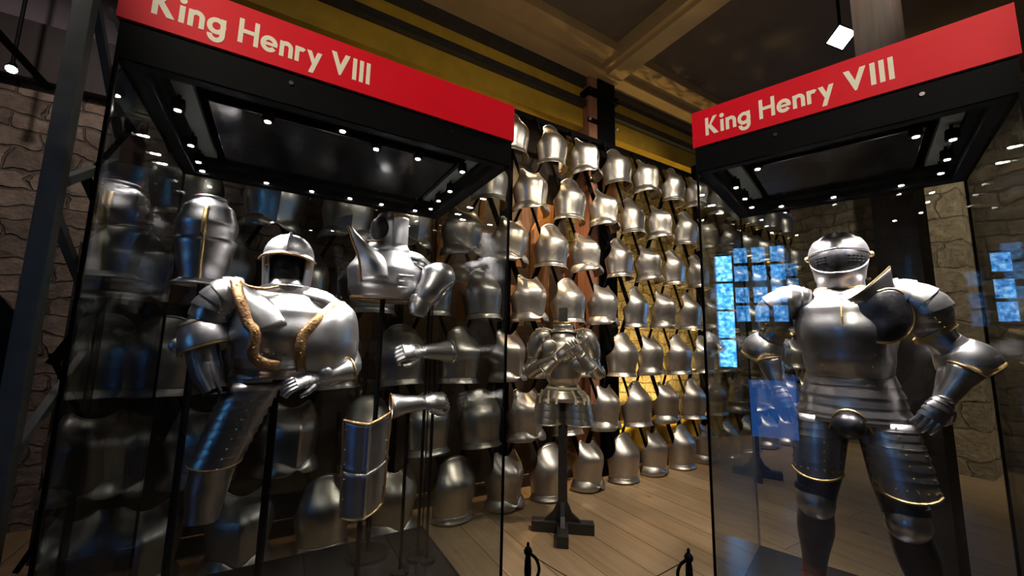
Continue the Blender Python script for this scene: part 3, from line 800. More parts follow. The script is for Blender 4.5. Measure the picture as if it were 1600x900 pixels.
        def wing(u, v):
            a = math.radians(-65 + 130 * u)
            rr_ = .03 + .075 * v
            return el + e2 * (.065 + .02 * math.cos(a) * (1 - v * .3)) + out * (rr_ * math.sin(a) * 1.05 + .012) + Vector((0, 0, 1)) * ((-.055 + .10 * math.cos(a) * (.35 - v * .75)))
        # elbow cup rim
        obj('couter_wing', grid(lambda u, v: el + ax * (-.06 + .13 * v) + (s1 * math.cos(u * 2 * PI) + s2 * math.sin(u * 2 * PI)) * (.070 + .026 * math.sin(PI * v * .9) + .012 * v), 28, 8, True), m, co, solid=.003)
        obj('couter_edge', tube([el + ax * .072 + (s1 * math.cos(t) + s2 * math.sin(t)) * .091 for t in [2 * PI * i / 28 for i in range(29)]], .005, 28, 6), M['brass'], co)
        v_ = obj('vambrace', limb([el + wd_ * .02, el.lerp(wr, .4), wr], [(.054, .054), (.056, .052), (.036, .034)], 12, 24, ridge=.05), m, A)
        gauntlet(A, wr, gaunt_dir, (sx * .3, -1, .1), m, .45, 1.0, True, sx, M['brass'])
    arm((-.225, 0, 1.44), (-.345, .03, 1.235), (-.275, -.09, 1.02), 0, (.25, -.18, -.9), -1)
    arm((.225, 0, 1.44), (.385, .03, 1.205), (.300, -.08, 1.03), 1, (-.50, -.15, -.85), 1)
    # reinforcing haute-piece on the armour's left shoulder
    def hp(u, v):
        a = math.radians(-100 + 150 * u)
        r0 = .085 + .075 * v
        return Vector((.165 + r0 * math.sin(a) * 1.0, -.105 - .055 * math.cos(a) - .02 * v, 1.40 - r0 * math.cos(a) * 1.15 + .085 * v * max(0, math.sin(a + .3))))
    def flare(u, v):   # upright curved guard
        x = .085 + .13 * u
        return Vector((x - .045 * v * (1 - u), -.12 + .05 * u - .015 * v, 1.42 + .03 * u + v * (.10 + .10 * u)))
    def bowl(u, v):
        a = 2 * PI * u
        k = .15 + .85 * v
        x = .135 + .105 * k * math.cos(a); z = 1.385 + .115 * k * math.sin(a) + .055 * k * max(0, math.cos(a)) * max(0, math.sin(a))
        return Vector((x, -.185 + .085 * (k ** 2) * (.4 + .6 * max(0, math.cos(a))) + .03 * (1 - k), z))
    b = obj('shoulder_guard', grid(bowl, 36, 8, True, cap0=True), md, A, solid=.004)  # near-black colour stands in for shadow inside the concave guard
    obj('guard_edge', tube([bowl(i / 36, 1) for i in range(37)], .006, 36, 8), M['brass'], b)
    def crest(u, v):
        x = .035 + .155 * u
        return Vector((x - .01 * v, -.165 + .05 * u * u - .02 * v, 1.455 + .01 * u + v * (.012 + .135 * u ** 1.3)))
    cr = obj('guard_crest', grid(crest, 18, 6), m, b, solid=.004)
    obj('crest_edge', tube([crest(i / 18, 1) for i in range(19)], .004, 18, 6), M['brass'], cr)
    # gorget + helmet
    g = obj('gorget', limb([(0, .01, 1.49), (0, .012, 1.53), (0, .012, 1.575)], [(.125, .115), (.098, .095), (.088, .092)], 9, 32, lames=3, flare=.06), m, A)
    hd = Matrix.Translation((0, -.01, 0))
    def skull(u, v):   # u around, v up from the brow to the crown
        a = 2 * PI * u; el_ = v * PI / 2
        comb = .014 * max(0, 1 - abs(math.cos(a)) * 5) * math.cos(el_) ** .2
        r = math.cos(el_)
        return Vector((.118 * r * math.cos(a), .01 + (.140 + comb) * r * math.sin(a), 1.68 + .150 * math.sin(el_) + comb * 0.7))
    H = obj('helmet_skull', grid(skull, 48, 16, True), m, A, solid=.002)
    obj('helmet_comb', tube([(0, .01 - .142 * math.cos(t), 1.68 + .156 * math.sin(t)) for t in [PI * i / 24 for i in range(25)]], .006, 24, 8), m, H)
    obj('neck_shell', limb([(0, .01, 1.565), (0, .008, 1.62), (0, .01, 1.70)], [(.072, .085), (.092, .112), (.112, .136)], 10, 36), m, H)
    def visor(u, v):
        a = math.radians(-90 + 172 * (u - .5))
        zb = 1.600 + .085 * (2 * u - 1) ** 2
        zz = zb + (1.718 - zb) * v
        bul = .030 * math.sin(PI * (.18 + .72 * v)) + .016 * max(0, 1 - abs(u - .5) * 9) - .010 * (1 - v)
        return Vector(((.114 + .2 * bul) * math.cos(a), .008 + (.137 + bul) * math.sin(a), zz))
    V_ = obj('visor', grid(visor, 36, 12), M['blacksteel'], H, solid=.003)
    obj('visor_edge', tube([visor(i / 30, 1) + Vector((0, -.002, 0)) for i in range(31)], .005, 30, 8), m, V_)
    obj('visor_edge', tube([visor(i / 30, 0) + Vector((0, -.002, 0)) for i in range(31)], .0032, 30, 8), m, V_)
    def brow(u, v):
        a = math.radians(-90 + 176 * (u - .5)); el_ = .04 + v * .62
        return Vector((.122 * math.cos(el_) * math.cos(a), .008 + .150 * math.cos(el_) * math.sin(a), 1.695 + .14 * math.sin(el_)))
    B_ = obj('brow_plate', grid(brow, 36, 10), m, H, solid=.003)
    sl = bmesh.new()
    for k in range(-5, 6):
        for zz in (1.655, 1.668, 1.681):
            a = math.radians(-90 + k * 9 + 4); box(sl, -.006, .006, -.002, .004, -.0022, .0022, Matrix.Translation((.122 * math.cos(a), .008 + .163 * math.sin(a), zz)) @ Matrix.Rotation(a + PI / 2, 4, 'Z'))
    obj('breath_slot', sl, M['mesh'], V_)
    pv = bmesh.new(); ball(pv, (.122, .0, 1.70), .016); ball(pv, (-.122, .0, 1.70), .016); obj('visor_pivot', pv, M['brass'], H)
    obj('bevor', limb([(0, .0, 1.545), (0, -.004, 1.60), (0, .0, 1.672)], [(.082, .096), (.100, .132), (.113, .146)], 10, 36, ridge=.06, caps=(False, False)), m, H, solid=.003)
    # stand inside
    st = bmesh.new(); tube([(.22, .14, 0), (.18, .13, .5), (.08, .09, 1.0), (.05, .06, 1.4)], .014, 8, 10, st); lathe(st, [(.07, 0), (.07, .012), (.03, .02)], 24, (.22, .14, 0))
    obj('inner_stand', st, M['black'], A)
    return A
full_armour()

# ---- half armour in the left-hand case
def half_armour():
    m = M['brightsteel']
    A = thing('half_armour', 'half armour with burgonet and russet etched borders at front of the left case', 'suit of armour', (.02, 2.16, ZP), math.radians(4))
    z0 = -ZP
    Z = lambda z: z + z0
    bp = obj('breastplate', body_loft([(Z(1.40), 0, 0, .165, .145, .12), (Z(1.46), 0, 0, .19, .175, .125), (Z(1.56), 0, 0, .215, .20, .13), (Z(1.65), 0, 0, .20, .175, .125), (Z(1.72), 0, .0, .155, .13, .115), (Z(1.765), 0, .01, .105, .095, .10)], 30, ridge=.06), m, A, solid=.004)
    # etched russet bands framing the arm openings
    def band(pts, par, w=.042, n=36):
        P = smoothpath(pts, n)
        def f(u, v):
            i = int(round(v * n)); p = P[i]; d = (P[min(i + 1, n)] - P[max(i - 1, 0)]).normalized()
            sd = d.cross(Vector((0, -1, 0))).normalized()
            return p + sd * (u - .5) * w + Vector((0, -.004 - .006 * math.sin(PI * u), 0))
        o = obj('etched_border', grid(f, 4, n), M['border'], par, solid=.003)
        rivets('rivet', [p + Vector((0, -.013, 0)) for p in P[2::5]], M['brass'], o, .004)
    LB = [(-.201, -.10, Z(1.785)), (-.178, -.165, Z(1.70)), (-.140, -.195, Z(1.60)), (-.112, -.212, Z(1.555)), (-.112, -.205, Z(1.47)), (-.07, -.195, Z(1.432)), (-.01, -.180, Z(1.420))]
    band(LB, bp)
    obj('waist_edge', tube(ringpts((0, 0, Z(1.402)), .168, .143), .008, 32, 8), M['border'], bp)
    rivets('rivet', [Vector((x, -.2 + x * x * 2, Z(1.47))) for x in (-.08, -.04, 0, .04, .08)], M['chrome'], bp, .004)
    # gorget plates
    obj('gorget', limb([(0, .0, Z(1.70)), (0, -.01, Z(1.745)), (0, .0, Z(1.79))], [(.150, .135), (.115, .108), (.088, .092)], 9, 36, lames=3, flare=.06, caps=(False, False)), m, A, solid=.003)
    # upright collar guard by the picture-left shoulder
    def guard(u, v):
        p = smoothpath(LB[:4], 12)[int(round(v * 12))]; q = smoothpath([(-.175, -.09, Z(1.772)), (-.115, -.12, Z(1.735)), (-.06, -.17, Z(1.69)), (.0, -.205, Z(1.60))], 12)[int(round(v * 12))]
        return p.lerp(q, u) + Vector((0, -.014 * math.sin(PI * u), 0))
    G = obj('shoulder_guard', grid(guard, 10, 12), m, A, solid=.004)
    obj('guard_edge', tube([(-.201, -.10, Z(1.785)), (-.15, -.115, Z(1.757)), (-.09, -.13, Z(1.752)), (-.04, -.14, Z(1.765))], .006, 16, 8), M['border'], G)
    # picture-left arm: lamed pauldron, big couter cup, short vambrace
    p = obj('pauldron', limb([(-.16, 0, Z(1.735)), (-.215, -.005, Z(1.715)), (-.262, 0, Z(1.66)), (-.285, .0, Z(1.575))], [(.075, .07), (.092, .085), (.088, .080), (.072, .068)], 16, 28, side=(0, 1, 0), lames=7, flare=.09, caps=(False, False)), m, A, solid=.003)
    rivets('rivet', [Vector((-.235 - .012 * i, -.088 + .002 * i, Z(1.70 - .022 * i))) for i in range(6)] + [Vector((-.20 - .012 * i, -.09 + .002 * i, Z(1.66 - .02 * i))) for i in range(5)], M['brass'], p)
    def cup(u, v):
        a = 2 * PI * u; d = Vector((.30, -.2, -.93)).normalized(); s1 = Vector((1, 0, .32)).normalized(); s2 = d.cross(s1)
        r = .064 + .030 * math.sin(PI * .55 * v) 
        return Vector((-.305, .0, Z(1.605))) + d * .125 * v + (s1 * math.cos(a) * r * 1.12 + s2 * math.sin(a) * r) * (1.0 if v < .8 else 1.0)
    c = obj('couter', grid(cup, 32, 12, True), m, A, solid=.003)
    obj('couter_edge', tube([cup(i / 32, 1) for i in range(33)], .005, 32, 6), M['brass'], c)
    obj('couter_edge', tube([cup(i / 32, .12) for i in range(33)], .005, 32, 6), M['brass'], c)
    kb = bmesh.new(); ball(kb, (-.372, -.03, Z(1.50)), .030, (1, .7, 1)); obj('couter_roundel', kb, m, c)
    v_ = obj('vambrace', limb([(-.29, -.02, Z(1.49)), (-.262, -.06, Z(1.40)), (-.225, -.10, Z(1.315))], [(.062, .060), (.058, .056), (.042, .040)], 12, 24, side=(0, 1, 0), ridge=.05, caps=(True, False)), m, A)
    fl = bmesh.new()
    for dx in (-.02, .02): tube([(-.29 + dx, -.085, Z(1.47)), (-.26 + dx, -.12, Z(1.39)), (-.225 + dx, -.145, Z(1.32))], .006, 12, 6, fl)
    obj('flute', fl, m, v_)
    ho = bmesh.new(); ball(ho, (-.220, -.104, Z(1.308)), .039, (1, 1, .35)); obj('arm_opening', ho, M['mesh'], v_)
    # picture-right shoulder: large smooth pauldron lapping over the chest, russet arched edge
    CV = [[(.215, -.115, 1.712), (.24, -.08, 1.722), (.262, -.03, 1.722), (.262, .03, 1.715), (.24, .09, 1.70)],
          [(.129, -.215, 1.634), (.205, -.205, 1.655), (.285, -.13, 1.665), (.312, .0, 1.665), (.26, .11, 1.655)],
          [(.062, -.232, 1.545), (.18, -.245, 1.55), (.295, -.16, 1.56), (.335, .0, 1.56), (.265, .13, 1.56)],
          [(.058, -.228, 1.47), (.18, -.240, 1.465), (.292, -.155, 1.46), (.335, .0, 1.46), (.265, .13, 1.46)],
          [(.072, -.200, 1.40), (.18, -.205, 1.385), (.28, -.13, 1.37), (.318, .0, 1.37), (.25, .11, 1.37)]]
    rows_ = [smoothpath([(x, y, Z(z)) for x, y, z in c], 24) for c in CV]
    cols_ = [smoothpath([r[i] for r in rows_], 24) for i in range(25)]
    gpm = obj('grand_pauldron', grid(lambda u, v: cols_[int(round(u * 24))][int(round(v * 24))], 24, 24), m, A, solid=.004)
    band([p for p in cols_[0][::6]], gpm, .044, 30)
    obj('shoulder_plate', limb([(.06, .0, Z(1.735)), (.15, .0, Z(1.715)), (.235, .0, Z(1.675))], [(.055, .11), (.06, .12), (.05, .11)], 12, 28, side=(0, 0, 1), lames=3, flare=.04), m, A)
    # folded forearm running back to the waist
    obj('couter', limb([(.275, .02, Z(1.47)), (.295, -.03, Z(1.405)), (.24, -.10, Z(1.375))], [(.075, .07), (.070, .070), (.055, .05)], 12, 26, side=(0, 0, 1)), m, A)
    obj('vambrace', limb([(.275, -.05, Z(1.385)), (.20, -.15, Z(1.375)), (.135, -.19, Z(1.37))], [(.05, .048), (.052, .048), (.038, .036)], 12, 24, side=(0, 0, 1), lames=3, flare=.04), m, A)
    rb = bmesh.new(); ball(rb, (.165, -.225, Z(1.385)), .030, (1, .5, 1)); obj('forearm_roundel', rb, m, A)
    gauntlet(A, (.135, -.20, Z(1.365)), (-.95, -.12, -.22), (0, -.55, .8), m, .5, .95, True, 1, M['brass'])
    # skirt and long laminated tasset
    obj('fauld', limb([(0, 0, Z(1.41)), (0, 0, Z(1.36))], [(.165, .14), (.185, .155)], 6, 40, lames=2, flare=.04, caps=(False, False)), M['darksteel'], A, solid=.003)
    def tas(u, v, k=1.07):
        a = math.radians(-78 + 150 * u)
        c = Vector((-.085 - .115 * v, -.03, Z(1.345 - .32 * v)))
        w = .105 - .016 * v
        return c + Vector((w * math.sin(a) * k, -w * .85 * math.cos(a) * k, -.02 * math.cos(a) * v))
    t = obj('tasset', lamegrid(tas, 20, 9, .09), M['darksteel'], A, solid=.003)
    obj('gilt_edge', tube([tas(i / 20, 1) for i in range(21)], .005, 20, 6), M['brass'], t)
    rivets('rivet', [tas(.55, (i + .9) / 9) + Vector((0, -.005, 0)) for i in range(9)], M['chrome'], t, .0045)
    obj('greave', limb([(-.195, .0, Z(1.04)), (-.215, .012, Z(.93)), (-.225, .0, Z(.78))], [(.085, .085), (.078, .08), (.060, .062)], 12, 26, ridge=.06, caps=(True, False)), M['darksteel'], A)
    # burgonet helmet with open dark face, slightly turned
    Hm = Matrix.Translation((.0, -.005, Z(1.90))) @ Matrix.Rotation(math.radians(-10), 4, 'Z')
    def sk(u, v):
        a = 2 * PI * u; el_ = v * PI / 2
        comb = .012 * max(0, 1 - abs(math.cos(a)) * 6)
        r = math.cos(el_) ** .9
        return Hm @ Vector((.108 * r * math.cos(a), .005 + (.130 + comb) * r * math.sin(a), .015 + .118 * math.sin(el_) + comb))
    H = obj('helmet_skull', grid(sk, 44, 14, True), m, A, solid=.003)
    obj('helmet_comb', tube([Hm @ Vector((0, .005 - .134 * math.cos(t), .018 + .124 * math.sin(t))) for t in [PI * i / 24 for i in range(25)]], .006, 24, 8), m, H)
    def peak(u, v):
        a = math.radians(-90 + 150 * (u - .5))
        return Hm @ Vector(((.110 + .012 * v) * math.cos(a), .005 + (.132 + .045 * v) * math.sin(a), .020 - .022 * v + .012 * math.cos((u - .5) * PI)))
    obj('helmet_peak', grid(peak, 24, 5), m, H, solid=.003)
    obj('peak_edge', tube([peak(i / 24, 1) for i in range(25)], .005, 24, 6), M['border'], H)
    def cheek(a0, a1, nm, mt):
        def f(u, v):
            a = math.radians(a0 + (a1 - a0) * u)
            r = 1 - .10 * v
            return Hm @ Vector((.109 * r * math.cos(a), .004 + .128 * r * math.sin(a), .015 - .165 * v))
        return obj(nm, grid(f, 18, 12), mt, H, solid=.003), f
    c1, f1 = cheek(-45, 90, 'cheek_plate', m); c2, f2 = cheek(90, 232, 'cheek_plate', m)
    for c_, f_, u_ in ((c1, f1, 0), (c2, f2, 1)):
        def bd(u, v): 
            p = f_(abs(u_ - .09 * u), v * .32); return p + (p - Hm @ Vector((0, 0, 0))).normalized() * .004
        obj('etched_border', grid(bd, 3, 6), M['border'], c_, solid=.002)
    obj('lower_face_plate', limb([Hm @ Vector((0, -.0, -.155)), Hm @ Vector((0, -.002, -.115))], [(.090, .108), (.097, .118)], 5, 32, ridge=.05, caps=(False, False)), m, H, solid=.003)
    fc = bmesh.new(); ball(fc, (0, 0, -.05), .09, (1, 1.15, 1.2), 24, 16, Hm); obj('face_hollow', fc, M['mesh'], H)
    st = bmesh.new(); tube([(0, .04, 0), (0, .04, 1.40)], .017, 4, 12, st); lathe(st, [(.15, 0), (.15, .012), (.03, .02)], 24, (0, .04, 0)); tube([(0, .04, 1.0), (-.20, .02, .9), (-.2, .02, .60)], .010, 10, 8, st)
    obj('display_pole', st, M['black'], A)
    return A
half_armour()

# ---- second helmet with collar and breast, further back in the left case
def second_piece():
    m = M['brightsteel']
    A = thing('tournament_armour', 'bright steel helmet joined to breast and shoulder plates, back right of the left case', 'suit of armour', (.555, 2.50, .108), math.radians(6))
    A.scale = (1.165,) * 3
    Z = lambda z: z - ZP
    B = obj('breast_plate', body_loft([(Z(1.735), 0, 0, .16, .15, .07), (Z(1.80), 0, 0, .185, .185, .08), (Z(1.88), 0, 0, .195, .18, .09), (Z(1.96), -.005, 0, .15, .14, .09), (Z(2.01), 0, 0, .10, .105, .09)], 24, ridge=.06), m, A, solid=.004)
    obj('waist_edge', tube(ringpts((0, 0, Z(1.738)), .16, .145), .012, 30, 8), M['border'], B)
    rr_ = bmesh.new()
    for i in range(3): tube([(.17 - .02 * i, -.07 - .03 * i, Z(1.90 - .03 * i)), (.09, -.165, Z(1.855 - .028 * i)), (0, -.20, Z(1.845 - .03 * i))], .006, 12, 6, rr_)
    obj('stop_rib', rr_, m, B)
    R = obj('pauldron', limb([(.04, 0, Z(1.965)), (.14, -.005, Z(1.95)), (.21, -.01, Z(1.925)), (.265, -.015, Z(1.895))], [(.050, .105), (.062, .125), (.045, .105), (.012, .07)], 16, 28, side=(0, 0, 1)), m, A)
    obj('pauldron_edge', tube([(.10, -.135, Z(1.93)), (.19, -.12, Z(1.90)), (.265, -.085, Z(1.885)), (.28, -.01, Z(1.895))], .005, 16, 6), M['chrome'], R)
    OUT = smoothpath([(-.225, -.06, Z(2.085)), (-.205, -.11, Z(1.99)), (-.18, -.14, Z(1.90)), (-.165, -.13, Z(1.80))], 12)
    INN = smoothpath([(-.205, -.05, Z(2.072)), (-.12, -.11, Z(1.99)), (-.07, -.18, Z(1.92)), (-.05, -.20, Z(1.82))], 12)
    def wingL(u, v):
        i = int(round(v * 12)); return OUT[i].lerp(INN[i], u) + Vector((0, -.03 * math.sin(PI * u), 0))
    Lw = obj('shoulder_guard', grid(wingL, 12, 12), m, A, solid=.004)
    obj('guard_edge', tube([p + Vector((0, -.004, 0)) for p in OUT[::2]], .006, 12, 6), M['border'], Lw)
    obj('guard_edge', tube([(-.222, -.06, Z(2.085)), (-.17, -.08, Z(2.03)), (-.11, -.10, Z(2.02)), (-.07, -.12, Z(2.03))], .005, 12, 6), M['border'], Lw)
    Hm = Matrix.Translation((.0, -.01, Z(2.06))) @ Matrix.Rotation(math.radians(-14), 4, 'Z')
    def nk(u, v):
        a = 2 * PI * u
        r = .098 - .012 * math.sin(PI * v)
        return Hm @ Vector((r * math.cos(a), r * 1.15 * math.sin(a), -.06 + .16 * v + .0))
    H = obj('helmet_bowl', limb([Hm @ Vector((0, .0, -.075)), Hm @ Vector((0, 0, 0)), Hm @ Vector((0, .01, .08)), Hm @ Vector((0, .015, .135))], [(.125, .125), (.088, .108), (.094, .112), (.060, .075)], 18, 30, side=(1, 0, 0)), m, A)
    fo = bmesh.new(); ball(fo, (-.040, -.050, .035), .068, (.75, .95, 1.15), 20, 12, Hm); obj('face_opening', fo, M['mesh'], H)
    def ck(u, v):
        a = math.radians(-84 + 90 * u)
        return Hm @ Vector((.100 * math.cos(a), .124 * math.sin(a), -.055 + (.165 + .03 * u) * v))
    c = obj('cheek_plate', grid(ck, 12, 8), m, H, solid=.004)
    obj('cheek_edge', tube([ck(i / 12, 1) for i in range(13)], .008, 12, 6), M['border'], c)
    st = bmesh.new(); tube([(0, .02, .166), (0, .02, 1.5)], .013, 4, 12, st); lathe(st, [(.10, .166), (.10, .178), (.02, .186)], 20, (0, .02, 0)); obj('display_pole', st, M['black'], A)
second_piece()

# ---- loose pauldron
def loose_pauldron():
    m = M['brightsteel']
    A = thing('pauldron_piece', 'single bright steel shoulder piece with narrow tail, hung in the left case', 'armour piece', (.80, 2.30, ZP), 0)
    Z = lambda z: z - ZP
    o = obj('shoulder_shell', limb([(.055, .03, Z(1.985)), (.03, 0, Z(1.93)), (-.02, -.01, Z(1.84)), (-.075, 0, Z(1.765))], [(.075, .05), (.105, .085), (.080, .075), (.062, .055)], 16, 28, side=(1, 0, .6), ridge=.08, caps=(False, False)), m, A, solid=.004)
    obj('elbow_lame', limb([(-.066, 0, Z(1.785)), (-.085, -.005, Z(1.73)), (-.095, 0, Z(1.68))], [(.066, .058), (.058, .05), (.042, .038)], 9, 24, side=(1, 0, .6), lames=3, flare=.06, caps=(False, False)), m, A, solid=.003)
    obj('shell_edge', tube([(.13, -.03, Z(1.93)), (.08, -.075, Z(1.87)), (.03, -.085, Z(1.80)), (-.005, -.05, Z(1.74))], .006, 18, 6), M['chrome'], o)
    st = bmesh.new(); tube([(.0, .06, 0), (.0, .06, 1.55)], .010, 4, 8, st); lathe(st, [(.06, 0), (.06, .01), (.012, .015)], 16, (0, .06, 0)); obj('display_pole', st, M['black'], A)
loose_pauldron()

# ---- two gauntlets
G1 = thing('gauntlet', 'bright steel gauntlet pointing left, upper of the two in the left case', 'gauntlet', (.735, 2.28, ZP), 0, 'steel gauntlets in the left case')
gauntlet(G1, (.0, 0, 1.47 - ZP), (-1, -.1, -.02), (0, -.75, .6), M['brightsteel'], .62, 1.22, True, 1, M['chrome'], True)
st = bmesh.new(); tube([(.10, .03, 0), (.10, .03, 1.14)], .010, 4, 8, st); lathe(st, [(.05, 0), (.05, .01), (.012, .015)], 16, (.10, .03, 0)); obj('display_pole', st, M['black'], G1)
G2 = thing('gauntlet', 'steel gauntlet with russet cuff edge pointing right, lower of the two in the left case', 'gauntlet', (.765, 2.24, ZP), 0, 'steel gauntlets in the left case')
gauntlet(G2, (.0, 0, 1.185 - ZP), (1, -.08, .06), (0, -.7, .65), M['brightsteel'], .6, 1.18, True, -1, M['border'], True)
st = bmesh.new(); tube([(-.09, .03, 0), (-.09, .03, .86)], .010, 4, 8, st); lathe(st, [(.05, 0), (.05, .01), (.012, .015)], 16, (-.09, .03, 0)); obj('display_pole', st, M['black'], G2)

# ---- curved shield-like reinforce with central ridge
def reinforce():
    m = M['brightsteel']
    A = thing('thigh_plate', 'curved upright steel plate with scalloped top and central ridge, low right of the left case', 'armour piece', (.44, 2.18, ZP), math.radians(-4))
    Z = lambda z: z - ZP
    W = .112
    def f(u, v):
        U = 2 * u - 1; w = W * (1 - .13 * v)
        top = 1.115 + .030 * abs(U) ** 1.5 + .012 * U
        bot = .690 - .020 * (1 - U * U) + .02 * U
        z = top + (bot - top) * v
        step = .006 if v > .52 else 0
        return Vector((w * U, -.055 * (1 - U * U) - .014 * max(0, 1 - abs(U) * 7) - step, Z(z)))
    P = obj('main_plate', grid(lambda u, v: f(u, v * .53), 28, 12), m, A, solid=.004)
    obj('lower_plate', grid(lambda u, v: f(u, .525 + .475 * v), 28, 10), M['darksteel'], A, solid=.004)
    ed = [f(0, 1 - i / 12) for i in range(12)] + [f(i / 12, 0) for i in range(12)] + [f(1, i / 12) for i in range(13)]
    obj('rolled_edge', tube([p + Vector((0, -.002, 0)) for p in ed], .008, 36, 8), M['border'], P)
    obj('lower_edge', tube([f(i / 16, 1) for i in range(17)], .006, 16, 8), M['brass'], P)
    rivets('rivet', [f(u, v) + Vector((0, -.008, 0)) for u in (.04, .96) for v in (.1, .3, .45, .6, .8)] + [f(.5, .45) + Vector((0, -.004, 0))], M['chrome'], P, .005)
    st = bmesh.new(); tube([(.0, .03, 0), (.0, .03, .7)], .014, 4, 8, st); lathe(st, [(.07, 0), (.07, .01), (.015, .015)], 16, (0, .03, 0)); obj('display_pole', st, M['black'], A)
reinforce()

# ---- small cuirass with brass band, back left of the left case
def cuirass():
    m = M['brightsteel']
    A = thing('banded_cuirass', 'small two-part steel cuirass with gilt central band, back left of the left case', 'armour piece', (-.34, 2.42, ZP), 0)
    Z = lambda z: z - ZP + .03
    up = obj('upper_plate', body_loft([(Z(1.975), 0, 0, .112, .09, .07), (Z(2.05), 0, 0, .125, .115, .08), (Z(2.13), 0, 0, .105, .10, .08), (Z(2.185), 0, 0, .062, .06, .06)], 16, 36, ridge=.05), m, A, solid=.004)
    lo = obj('lower_plate', body_loft([(Z(1.755), 0, 0, .118, .10, .07), (Z(1.785), 0, 0, .088, .07, .06), (Z(1.87), 0, 0, .105, .085, .065), (Z(1.98), 0, 0, .125, .095, .07)], 16, 36, ridge=.05), m, A, solid=.004)
    def cb(u, v):
        z = 2.13 - .37 * v
        d = .118 if z > 1.98 else .098
        d = d - .02 * ss(2.05, 2.13, z) - .028 * math.exp(-((z - 1.79) / .05) ** 2)
        return Vector(((u - .5) * (.020 if z > 1.98 else .014), -d - .008, Z(z)))
    obj('gilt_band', grid(cb, 2, 24), M['brass'], A, solid=.003)
    obj('lower_edge', tube(ringpts((0, 0, Z(1.757)), .118, .095), .005, 30, 8), M['brass'], lo)
    obj('neck_edge', tube(ringpts((0, 0, Z(2.19)), .062, .06), .009, 24, 8), m, up)
    sp = bmesh.new(); tube([(-.045, .04, Z(2.17)), (-.06, .06, Z(2.235))], .010, 4, 8, sp); obj('shoulder_strap', sp, M['leather'], up)
    st = bmesh.new(); tube([(.0, .0, 0), (.0, .0, 1.78)], .015, 4, 8, st); lathe(st, [(.09, 0), (.09, .012), (.02, .02)], 20); obj('display_pole', st, M['black'], A)
cuirass()

